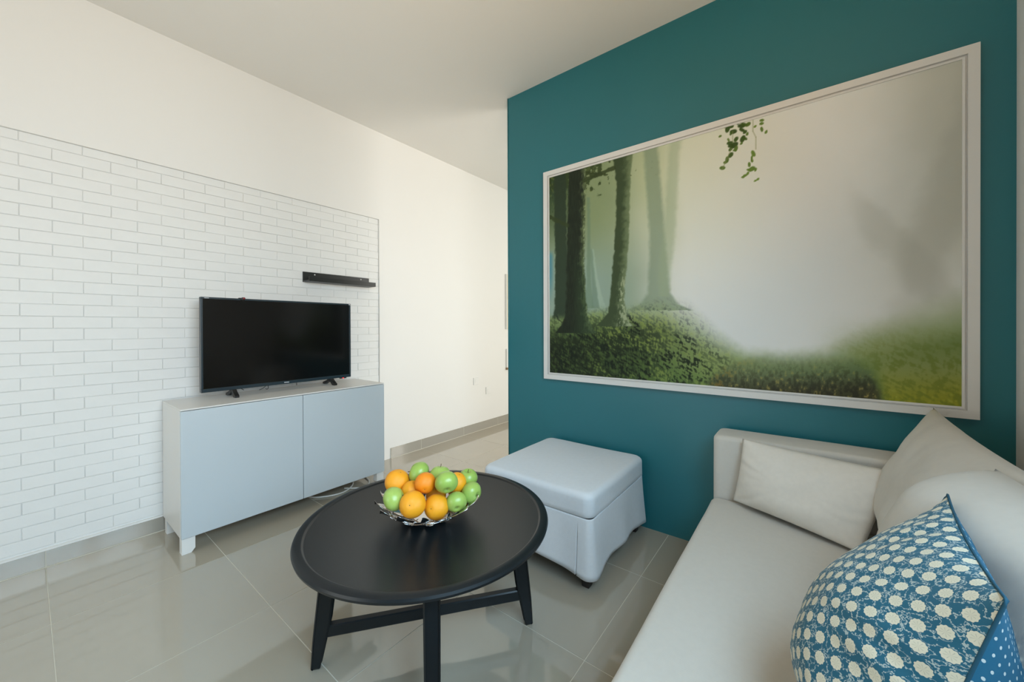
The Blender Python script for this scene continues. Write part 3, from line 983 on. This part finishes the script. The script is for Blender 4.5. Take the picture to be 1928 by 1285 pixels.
# ------------------------------------------------------------------ coffee table
TC, TZ, TR = Vector((1.882, -1.304, 0)), 0.487, 0.445
tb = empty('coffee_table', TC, 'round black coffee table with splayed legs holding the fruit bowl', 'table')
bm = bmesh.new()
lathe(bm, [(0, TZ - 0.005), (TR - 0.036, TZ - 0.005), (TR - 0.0345, TZ - 0.0045), (TR - 0.030, TZ - 0.0005), (TR - 0.028, TZ), (TR - 0.010, TZ), (TR - 0.003, TZ - 0.003), (TR, TZ - 0.010),
           (TR - 0.002, TZ - 0.018), (TR - 0.012, TZ - 0.025), (TR - 0.03, TZ - 0.027), (0, TZ - 0.027)], 128)
to_obj('table_top', bm, 'black_paint', tb)
autosmooth(bpy.data.objects[tb.children[0].name], 30)
AX = math.radians(52.0)
SZ = 0.125


def leg_r(z):
    return 0.330 + (TZ - 0.03 - z) / (TZ - 0.03) * 0.055


for k in range(4):
    a = AX + k * PI / 2
    d, t = Vector((math.cos(a), math.sin(a), 0)), Vector((-math.sin(a), math.cos(a), 0))
    bm = bmesh.new()
    rings = []
    for z, hw, hd_in, hd_out in ((0.0, 0.013, 0.012, 0.013), (0.006, 0.0165, 0.015, 0.016), (0.10, 0.021, 0.024, 0.021), (0.16, 0.0225, 0.030, 0.022), (TZ - 0.027, 0.025, 0.031, 0.026)):
        c = d * leg_r(z) + Vector((0, 0, z))
        ring = []
        for sx, sy in ((-1, -1), (1, -1), (1, 1), (-1, 1)):
            e = (hd_out if sx > 0 else hd_in) * sx
            for q in ((0.80, 1.0), (1.0, 0.80)) if sx * sy > 0 else ((1.0, 0.80), (0.80, 1.0)):
                ring.append(c + d * e * q[0] + t * hw * sy * q[1])
        rings.append(ring)
    loft(bm, rings)
    o = to_obj('leg', bm, 'black_paint', tb)
for k in range(2):
    a = AX + k * PI / 2
    d, t = Vector((math.cos(a), math.sin(a), 0)), Vector((-math.sin(a), math.cos(a), 0))
    bm = bmesh.new()
    L = leg_r(SZ) - 0.02
    zc = SZ + (0.0 if k == 0 else -0.001)
    hw, hh = 0.014, 0.021
    loft(bm, [[d * s * L + t * y + Vector((0, 0, zc + z)) for y, z in ((-hw, -hh + .004), (-hw + .004, -hh), (hw - .004, -hh), (hw, -hh + .004), (hw, hh - .004), (hw - .004, hh), (-hw + .004, hh), (-hw, hh - .004))] for s in (-1, 1)])
    to_obj('stretcher', bm, 'black_paint', tb)
    bm = bmesh.new()
    L = 0.34
    loft(bm, [[d * s * L + t * y + Vector((0, 0, TZ - 0.042 + z)) for y, z in ((-0.02, -0.014), (0.02, -0.014), (0.02, 0.0148), (-0.02, 0.0148))] for s in (-1, 1)])
    to_obj('support_bar', bm, 'black_paint', tb)

# ------------------------------------------------------------------ fruit bowl made of steel petals
BC = Vector((1.888, -1.310, TZ - 0.005))
bowl = empty('fruit_bowl', BC, 'polished steel bowl of openwork petals full of fruit on the black table', 'bowl')


def bowl_z(r):
    return 0.004 + 0.074 * max(0.0, (r - 0.055) / 0.130) ** 1.35 if r > 0.055 else 0.004


bm = bmesh.new()
lathe(bm, [(0, 0.0045), (0.050, 0.0045), (0.062, 0.007), (0.062, 0.0055), (0.050, 0.0), (0.0, 0.0)], 32)
to_obj('base', bm, 'chrome', bowl, smooth=True)


def petal(ang, r0, r1, w, tw, mesh=None, lift=0.0):
    """leaf-shaped sheet following the bowl curve, built along +x then turned"""
    bm = bmesh.new()
    nu, nv = 9, 4
    top, bot = [], []
    for i in range(nu + 1):
        s = i / nu
        r = r0 + (r1 - r0) * s
        hw = w * (math.sin(PI * min(1, (s * 0.93 + 0.06))) ** 0.62)
        rt, rb = [], []
        for j in range(nv + 1):
            q = (j / nv - .5) * 2
            z = bowl_z(r) + lift + tw * q * s * 0.010 + (1 - q * q) * (-0.0025)
            rt.append(bm.verts.new((r, q * hw + 0.010 * tw * s * s, z + 0.0012)))
            rb.append(bm.verts.new((r, q * hw + 0.010 * tw * s * s, z)))
        top.append(rt)
        bot.append(rb)
    for i in range(nu):
        for j in range(nv):
            bm.faces.new((top[i][j], top[i + 1][j], top[i + 1][j + 1], top[i][j + 1]))
            bm.faces.new((bot[i][j], bot[i][j + 1], bot[i + 1][j + 1], bot[i + 1][j]))
        bm.faces.new((top[i][0], bot[i][0], bot[i + 1][0], top[i + 1][0]))
        bm.faces.new((top[i][nv], top[i + 1][nv], bot[i + 1][nv], bot[i][nv]))
    bm.faces.new([top[0][j] for j in range(nv + 1)] + [bot[0][j] for j in range(nv, -1, -1)])
    bm.faces.new([top[nu][j] for j in range(nv, -1, -1)] + [bot[nu][j] for j in range(nv + 1)])
    return bm


for ring, (cnt, r0, r1, w, lift, a0) in enumerate(((9, 0.040, 0.105, 0.0235, 0.0, 0.1), (12, 0.082, 0.146, 0.0245, 0.001, 0.35), (14, 0.124, 0.188, 0.0260, 0.002, 0.05))):
    src = None
    for k in range(cnt):
        if src is None:
            o = to_obj('petal', petal(0, r0, r1, w, 0.8 if ring != 1 else -0.8, lift=lift), 'chrome', bowl, smooth=True)
            src = o.data
        else:
            o = link(bpy.data.objects.new('petal', src), bowl)
        o.rotation_euler = (0, 0, a0 + 2 * PI * k / cnt)
# wire rings that tie the petals together
for r in (0.098, 0.142):
    bm = bmesh.new()
    pts = [(r * math.cos(2 * PI * k / 48), r * math.sin(2 * PI * k / 48), bowl_z(r) - 0.0005) for k in range(49)]
    tube(bm, pts, 0.0016, 6, caps=False)
    to_obj('wire_ring', bm, 'chrome', bowl, smooth=True)

# ------------------------------------------------------------------ fruit
FRUIT = [
    ('orange', 1.766, -1.361, 0.599, 0.0460, (0.4, 0.3), 'pale orange at the left back of the bowl above the left green apple'),
    ('apple', 1.816, -1.299, 0.626, 0.0418, (1.4, -2.5), 'green apple at the very top of the fruit pile, back left'),
    ('orange', 1.906, -1.340, 0.622, 0.0372, (-1.9, 2.4), 'small deep orange fruit on top in the middle of the pile'),
    ('apple', 1.984, -1.309, 0.635, 0.0410, (1.05, 2.52), 'large shiny green apple on top, right of the middle orange'),
    ('apple', 1.894, -1.262, 0.623, 0.0400, (0.3, 2.0), 'green apple half hidden behind the large shiny green apple'),
    ('apple', 1.954, -1.171, 0.600, 0.0372, (0.25, -0.6), 'green apple with an upright dark stem at the right back of the bowl'),
    ('apple', 2.006, -1.207, 0.568, 0.0390, (1.47, 3.14), 'green apple at the right edge of the bowl, showing its blossom end'),
    ('apple', 2.000, -1.277, 0.557, 0.0380, (1.21, 2.51), 'green apple in the front row right of the two big oranges'),
    ('orange', 1.920, -1.406, 0.572, 0.0450, (1.2, -0.9), 'largest orange in the front row of the bowl, on the left'),
    ('orange', 1.955, -1.330, 0.545, 0.0440, (1.3, -1.2), 'big orange in the front row, right of the largest orange'),
    ('apple', 1.843, -1.427, 0.580, 0.0410, (1.3, 0.9), 'green apple at the left edge of the bowl'),
    ('orange', 1.950, -1.228, 0.598, 0.0375, (0.4, 0.2), 'orange mostly hidden between the right green apples, upper one'),
    ('orange', 1.914, -1.189, 0.545, 0.0373, (0.4, 0.2), 'orange mostly hidden between the right green apples, lower one'),
    ('orange', 1.845, -1.353, 0.580, 0.0387, (0.4, 0.2), 'yellowish orange peeping out behind the largest orange'),
    ('orange', 1.880, -1.269, 0.543, 0.0382, (0.4, 0.2), 'orange deep in the bowl under the small middle orange'),
]


def apple_mesh():
    bm = bmesh.new()
    prof = []
    for i in range(25):
        t = PI * i / 24
        r = math.sin(t) * (1.0 + 0.06 * math.cos(t))
        z = -math.cos(t) * 0.90
        dip = 0.34 * math.exp(-(r / 0.30) ** 2) if z > 0 else -0.20 * math.exp(-(r / 0.22) ** 2)
        prof.append((max(r, 0) if 0 < i < 24 else 0.0, z - dip))
    lathe(bm, prof, 28)
    for v in bm.verts:
        a = math.atan2(v.co.y, v.co.x)
        k = 1 + 0.022 * math.cos(5 * a) * (1 - v.co.z) * 0.5 + 0.03 * math.cos(a + 0.5)
        v.co.x *= k
        v.co.y *= k
        v.co.z += 0.05 * v.co.x
    return bm


def orange_mesh():
    bm = bmesh.new()
    prof = []
    for i in range(23):
        t = PI * i / 22
        r = math.sin(t)
        z = -math.cos(t) * 0.96
        if z > 0:
            z -= 0.07 * math.exp(-(r / 0.14) ** 2)
        prof.append((r if 0 < i < 22 else 0.0, z))
    lathe(bm, prof, 32)
    for v in bm.verts:
        v.co *= 1 + 0.02 * noise.noise(v.co * 1.3)
    return bm


am = om = sm_ = nm_ = cm_ = None
for kind, x, y, z, r, (tx, ta), lab in FRUIT:
    e = empty(kind, (x, y, z), lab, kind, 'fruit in the steel bowl')
    # tip the stem end: tx = tilt, ta = azimuth
    e.rotation_euler = (Matrix.Rotation(ta, 3, 'Z') @ Matrix.Rotation(tx, 3, 'Y')).to_euler()
    e.scale = (r, r, r)
    if kind == 'apple':
        if am is None:
            o = to_obj('flesh', apple_mesh(), 'apple_skin', e, smooth=True)
            am = o.data
            bm = bmesh.new()
            tube(bm, catmull([(0, 0, 0.50), (0.02, 0, 0.75), (0.10, 0.02, 1.02)], 4), 0.035, 6)
            s = to_obj('stem', bm, 'stem_brown', e, smooth=True)
            sm_ = s.data
            bm = bmesh.new()
            for k in range(5):
                a = 2 * PI * k / 5
                loft(bm, [[(0.03 * math.cos(a) - 0.03 * math.sin(a), 0.03 * math.sin(a) + 0.03 * math.cos(a), -0.70), (0.03 * math.cos(a) + 0.03 * math.sin(a), 0.03 * math.sin(a) - 0.03 * math.cos(a), -0.70), (0.06 * math.cos(a), 0.06 * math.sin(a), -0.71)],
                          [(0.11 * math.cos(a) - 0.01 * math.sin(a), 0.11 * math.sin(a) + 0.01 * math.cos(a), -0.78), (0.11 * math.cos(a) + 0.01 * math.sin(a), 0.11 * math.sin(a) - 0.01 * math.cos(a), -0.78), (0.12 * math.cos(a), 0.12 * math.sin(a), -0.77)]])
            c = to_obj('blossom_end', bm, 'stem_brown', e)
            cm_ = c.data
        else:
            link(bpy.data.objects.new('flesh', am), e)
            link(bpy.data.objects.new('stem', sm_), e)
            link(bpy.data.objects.new('blossom_end', cm_), e)
    else:
        if om is None:
            o = to_obj('peel', orange_mesh(), 'orange_skin', e, smooth=True)
            om = o.data
            bm = bmesh.new()
            lathe(bm, [(0, 0.905), (0.035, 0.903), (0.06, 0.893), (0.04, 0.88), (0, 0.87)], 8)
            for v in bm.verts:
                v.co.x *= 1 + 0.4 * math.cos(3 * math.atan2(v.co.y, v.co.x))
            s = to_obj('stem_button', bm, 'stem_brown', e)
            nm_ = s.data
        else:
            pe = om
            if 'deep orange' in lab:
                pe = om.copy()
                pe.materials[0] = MATS['deep_orange_skin']
            link(bpy.data.objects.new('peel', pe), e)
            link(bpy.data.objects.new('stem_button', nm_), e)


# ------------------------------------------------------------------ soft furnishing helpers
def rounded_rect(x0, x1, y0, y1, r, n=6, m=14):
    pts = []
    cs = [(x1 - r, y1 - r, 0), (x0 + r, y1 - r, PI / 2), (x0 + r, y0 + r, PI), (x1 - r, y0 + r, 3 * PI / 2)]
    for k in range(4):
        cx, cy, a0 = cs[k]
        arc = [(cx + r * math.cos(a0 + PI / 2 * i / n), cy + r * math.sin(a0 + PI / 2 * i / n)) for i in range(n + 1)]
        pts += arc
        nx, ny, na = cs[(k + 1) % 4]
        e = (nx + r * math.cos(na), ny + r * math.sin(na))
        s = arc[-1]
        pts += [(s[0] + (e[0] - s[0]) * i / m, s[1] + (e[1] - s[1]) * i / m) for i in range(1, m)]
    return pts


def cushion_box(name, x0, x1, y0, y1, z0, z1, r, rz, mat, crown=0.0, sag=0.0, parent=None, seed=0):
    """upholstered block: rounded plan, rolled top edge, slightly crowned top"""
    bm = bmesh.new()
    rings = []
    cx, cy = (x0 + x1) / 2, (y0 + y1) / 2
    prof = [(rz * 0.35, z0), (0.0, z0 + rz * 0.35)] + [(0.0, z0 + rz * .35 + (z1 - rz - z0 - rz * .35) * k / 4) for k in range(1, 5)]
    prof += [(rz * (1 - math.cos(PI / 2 * k / 6)), z1 - rz + rz * math.sin(PI / 2 * k / 6)) for k in range(1, 7)]
    for ins, z in prof:
        rr = max(r - ins * 0.5, 0.004)
        ring = rounded_rect(x0 + ins, x1 - ins, y0 + ins, y1 - ins, rr)
        rings.append([Vector((p[0], p[1], z)) for p in ring])
    last = rings[-1]
    for k in range(1, 7):
        f = 1 - k / 7.0
        rings.append([Vector((cx + (p.x - cx) * f, cy + (p.y - cy) * f, z1 + crown * (1 - f * f))) for p in last])
    for ring in rings:
        for v in ring:
            nz = noise.noise(Vector((v.x * 5 + seed, v.y * 5, v.z * 5)))
            v.z += 0.003 * nz
            v.x += 0.0025 * noise.noise(Vector((v.x * 7, v.y * 7 + seed, v.z * 9)))
            v.y += 0.0025 * noise.noise(Vector((v.x * 7 + 9, v.y * 7, v.z * 9 + seed)))
    loft(bm, rings)
    return to_obj(name, bm, mat, parent, smooth=True)


def pillow_grid(c00, c10, c11, c01, thick_f, thick_b, n=44, pinch=0.06, p=2.2, seed=0, wr=0.006, e=0.55, flop=0.0, skew=0.0, skew_u=0.0):
    """two bulging sheets sharing a seam; returns (front pts, back pts, uv) ; front = side of normal (c10-c00)x(c01-c00)"""
    c00, c10, c11, c01 = map(Vector, (c00, c10, c11, c01))
    nrm = (c10 - c00).cross(c01 - c00).normalized()
    Lu, Lv = (c10 - c00).length, (c01 - c00).length
    F_, B_, UV = [], [], []
    for i in range(n + 1):
        fr, br, ur = [], [], []
        for j in range(n + 1):
            a, b_ = i / n, j / n
            s, t = 2 * a - 1, 2 * b_ - 1
            # ears: edges drawn in between the corners
            a2 = 0.5 + 0.5 * s * (1 - pinch * (1 - t * t))
            b2 = 0.5 + 0.5 * t * (1 - pinch * (1 - s * s))
            P = (c00 * (1 - a2) + c10 * a2) * (1 - b2) + (c01 * (1 - a2) + c11 * a2) * b2
            h = (max(0.0, 1 - abs(s) ** p) * max(0.0, 1 - abs(t) ** p)) ** e
            h *= (1 + skew * t) * (1 + skew_u * s)
            edge = 1 - h
            w1_ = noise.noise(Vector((s * 2.2 + seed, t * 2.2, seed * .7)))
            ang = math.atan2(t, s)
            w2_ = math.sin(ang * 17 + 3 * noise.noise(Vector((s * 2, t * 2, seed)))) * (0.25 + 0.75 * noise.noise(Vector((ang * 2, seed, 0)))) * (h ** .5) * max(0, 1 - h) * 2.2
            dsp = wr * (1.3 * w1_ * h + 0.8 * w2_)
            P = P + Vector((0, 0, -flop * (1 - abs(s)) * max(0, t)))
            fr.append(P + nrm * (thick_f * h + dsp))
            br.append(P - nrm * (thick_b * h + dsp * .8))
            ur.append((a * Lu, b_ * Lv))
        F_.append(fr)
        B_.append(br)
    # lay the print out by length along the cloth so that it does not stretch over the bulge
    m_i = n // 2
    UV = [[None] * (n + 1) for _ in range(n + 1)]
    for j in range(n + 1):
        acc = [0.0]
        for i in range(n):
            acc.append(acc[-1] + (F_[i + 1][j] - F_[i][j]).length)
        for i in range(n + 1):
            UV[i][j] = [acc[i] - acc[m_i], 0.0]
    for i in range(n + 1):
        acc = [0.0]
        for j in range(n):
            acc.append(acc[-1] + (F_[i][j + 1] - F_[i][j]).length)
        for j in range(n + 1):
            UV[i][j][1] = acc[j] - acc[m_i]
    return F_, B_, UV


def sheet(bm, G, UVg, uvl, mi=0, flip=False):
    n = len(G) - 1
    V_ = [[bm.verts.new(p) for p in r] for r in G]
    for i in range(n):
        for j in range(n):
            ids = [(i, j), (i + 1, j), (i + 1, j + 1), (i, j + 1)]
            if flip:
                ids = ids[::-1]
            f = bm.faces.new([V_[a][c] for a, c in ids])
            f.material_index = mi
            for lp, (a, c) in zip(f.loops, ids):
                lp[uvl].uv = UVg[a][c]
    return V_


def pillow(name, corners, tf, tb_, mat, label, cat, group=None, **kw):
    F_, B_, UV = pillow_grid(*corners, tf, tb_, **kw)
    bm = bmesh.new()
    uvl = bm.loops.layers.uv.new('UVMap')
    sheet(bm, F_, UV, uvl)
    sheet(bm, B_, UV, uvl, flip=True)
    bmesh.ops.remove_doubles(bm, verts=bm.verts[:], dist=0.0004)
    o = to_obj(name, bm, mat, smooth=True)
    return tag(o, label, cat, group)


# ------------------------------------------------------------------ footstool
OX0, OX1, OY0, OY1, OZ = 1.590, 2.252, -0.708, -0.030, 0.440
ot = empty('footstool', ((OX0 + OX1) / 2, (OY0 + OY1) / 2, 0), 'square pale slipcovered footstool with skirt, tinted blue for window light, between the table and teal wall', 'footstool')
rel(cushion_box('cushion', OX0, OX1, OY0, OY1, 0.322, OZ - 0.004, 0.045, 0.030, 'linen_ottoman', crown=0.008, seed=3), ot)
bm = bmesh.new()
rings = []
zs = [0.326, 0.318, 0.30, 0.27, 0.235, 0.20, 0.165, 0.13, 0.11, 0.085, 0.062]
ccx, ccy = (OX0 + OX1) / 2, (OY0 + OY1) / 2
hx, hy = (OX1 - OX0) / 2, (OY1 - OY0) / 2
base_ring = []
prev = None
raw = rounded_rect(OX0 + 0.006, OX1 - 0.006, OY0 + 0.006, OY1 - 0.006, 0.028, n=8, m=56)
slit_x = [ccx - (hx - 0.070), ccx + (hx - 0.070)]
for k, pnt in enumerate(raw):
    nxt = raw[(k + 1) % len(raw)]
    base_ring.append((*pnt, 0.0))
    if abs(pnt[1] - nxt[1]) < 1e-6:          # straight run along x: kick pleats near its ends
        for sx in slit_x:
            if min(pnt[0], nxt[0]) < sx <= max(pnt[0], nxt[0]):
                s_ = 1 if nxt[0] > pnt[0] else -1
                base_ring += [(sx - s_ * 0.0030, pnt[1], 0.0), (sx - s_ * 0.0024, pnt[1], 1.0), (sx + s_ * 0.0024, pnt[1], 1.0), (sx + s_ * 0.0030, pnt[1], 0.0)]
for zi, z in enumerate(zs):
    ring = []
    h = (0.326 - z) / (0.326 - 0.05)
    for (x, y, sl) in base_ring:
        # outward direction of the plan
        ddx, ddy = x - ccx, y - ccy
        ox = max(0, abs(ddx) - (hx - 0.045)) * (1 if ddx > 0 else -1)
        oy = max(0, abs(ddy) - (hy - 0.045)) * (1 if ddy > 0 else -1)
        L = math.hypot(ox, oy) or 1
        ox, oy = ox / L, oy / L
        corner = min(abs(ddx) / hx, abs(ddy) / hy)
        par = ddx if abs(ddy) / hy > abs(ddx) / hx else ddy
        fold = 0.0035 * math.sin(par * 26 + (1.0 if abs(ddy) / hy > abs(ddx) / hx else 2.3)) + 0.012 * noise.noise(Vector((x * 7, y * 7, z * 2.5)))
        out = 0.002 + 0.020 * h + fold * h + 0.006 * h * max(0, corner - 0.75) * 4
        zz = z
        lift = 0.030 * (1 - min(1, corner * 1.10) ** 2.6)
        if zi > 4:
            zz = z + lift * ((zi - 4) / (len(zs) - 5))
        if sl and z < 0.25:
            out -= 0.045 * min(1, (0.25 - z) / 0.03)
        if oy > 0.5:
            out = min(out, 0.022)
        ring.append(Vector((x + ox * out, y + oy * out, zz)))
    rings.append(ring)
loft(bm, rings, cap=False)
r0 = [v for v in bm.verts if abs(v.co.z - 0.326) < 1e-5]
o = to_obj('skirt', bm, 'linen_ottoman', smooth=True)
sd = o.modifiers.new('thickness', 'SOLIDIFY')
sd.thickness = 0.003
sd.offset = -1
rel(o, ot)
rel(box('base_frame', (OX0 + 0.03, OX1 - 0.03, OY0 + 0.03, OY1 - 0.03, 0.105, 0.322), 'leg_dark', bevel=0.004, seg=1), ot)
for lx0 in (OX0 + 0.045, OX1 - 0.045):
    for ly0 in (OY0 + 0.045, OY1 - 0.045):
        bm = bmesh.new()
        c = Vector((lx0, ly0, 0))
        loft(bm, [[c + Vector((sx * w, sy * w, z)) for sx, sy in ((-1, -1), (1, -1), (1, 1), (-1, 1))] for z, w in ((0, 0.015), (0.004, 0.017), (0.107, 0.024))])
        rel(to_obj('leg', bm, 'leg_dark'), ot)

# ------------------------------------------------------------------ sofa
SX0, SX1, SY0, SY1, SEAT = 2.652, 3.60, -2.42, -0.045, 0.392
so = empty('sofa', ((SX0 + SX1) / 2, (SY0 + SY1) / 2, 0), 'pale grey-beige fabric sofa along the right wall', 'sofa')
AIN = -0.235
rel(cushion_box('base', SX0 + 0.012, SX1 - 0.01, SY0 + 0.02, SY1, 0.07, 0.262, 0.03, 0.012, 'linen', seed=1), so)
rel(cushion_box('seat_cushion', SX0 - 0.004, SX1 - 0.13, SY0 + 0.20, AIN - 0.002, 0.262, SEAT - 0.006, 0.035, 0.032, 'linen', crown=0.008, seed=5), so)
rel(cushion_box('armrest', SX0 - 0.002, SX1 - 0.02, AIN, SY1 - 0.002, 0.255, 0.672, 0.030, 0.022, 'linen', crown=0.003, seed=8), so)
rel(cushion_box('armrest', SX0 - 0.002, SX1 - 0.02, SY0 + 0.01, SY0 + 0.198, 0.255, 0.672, 0.030, 0.022, 'linen', crown=0.003, seed=9), so)
rel(cushion_box('backrest', SX1 - 0.11, SX1, SY0 + 0.20, AIN, 0.255, 0.690, 0.04, 0.03, 'linen', crown=0.003, seed=11), so)
for x in (SX0 + 0.08, SX1 - 0.08):
    for y in (SY0 + 0.10, SY1 - 0.10):
        bm = bmesh.new()
        lathe(bm, [(0, 0), (0.018, 0), (0.024, 0.072), (0, 0.072)], 16, (x, y, 0))
        rel(to_obj('leg', bm, 'leg_dark', smooth=True), so)

# loose cushions
pillow('back_cushion', [(3.285, -0.255, 0.40), (3.285, -0.83, 0.40), (3.435, -0.84, 0.835), (3.405, -0.055, 0.865)], 0.135, 0.08, 'linen',
       'plump beige back cushion at the teal wall end with a pointed top corner', 'cushion', 'back cushions of the sofa', pinch=0.05, seed=2, wr=0.014, skew=-0.15)
pillow('back_cushion', [(3.225, -0.735, 0.40), (3.36, -1.62, 0.40), (3.48, -1.66, 0.82), (3.385, -0.755, 0.83)], 0.155, 0.08, 'linen',
       'plump beige back cushion behind the blue floral pillow', 'cushion', 'back cushions of the sofa', pinch=0.0, seed=6, wr=0.010, p=3.5, skew_u=-0.45)
pillow('throw_cushion', [(2.742, -0.285, 0.402), (3.160, -0.475, 0.400), (3.285, -0.315, 0.660), (2.778, -0.262, 0.682)], 0.080, 0.045, 'linen_cushion',
       'plain oblong beige cushion leaning against the sofa armrest', 'cushion', pinch=0.035, seed=4, wr=0.008, e=0.62)

# blue floral pillow: floral front, dotted back, dark piped seam
bp_ = empty('floral_pillow', (3.15, -1.28, SEAT), 'blue pillow with cream flower print and dotted back on the sofa', 'pillow')
A_, B__, C_, D_ = (3.245, -1.055, 0.835), (3.212, -1.475, 0.842), (3.078, -1.54, 0.405), (3.072, -1.05, 0.40)
F_, Bk, UV = pillow_grid(D_, C_, B__, A_, 0.138, 0.130, n=60, pinch=0.05, seed=13, wr=0.008, p=2.2, e=0.70, skew=-0.38)
for nm, G, mt, fl_ in (('front_panel', F_, 'floral_print', False), ('back_panel', Bk, 'dotted_print', True)):
    bm = bmesh.new()
    uvl = bm.loops.layers.uv.new('UVMap')
    sheet(bm, G, UV, uvl, flip=fl_)
    me = bpy.data.meshes.new(nm)
    bm.to_mesh(me)
    bm.free()
    me.materials.append(MATS[mt])
    me.polygons.foreach_set('use_smooth', [True] * len(me.polygons))
    rel(link(bpy.data.objects.new(nm, me)), bp_)
n_ = len(F_) - 1
loop = [F_[i][0] for i in range(n_)] + [F_[n_][j] for j in range(n_)] + [F_[i][n_] for i in range(n_, 0, -1)] + [F_[0][j] for j in range(n_, -1, -1)]
bm = bmesh.new()
tube(bm, loop, 0.0022, 6, caps=False)
rel(to_obj('piping', bm, 'piping_blue', smooth=True), bp_)
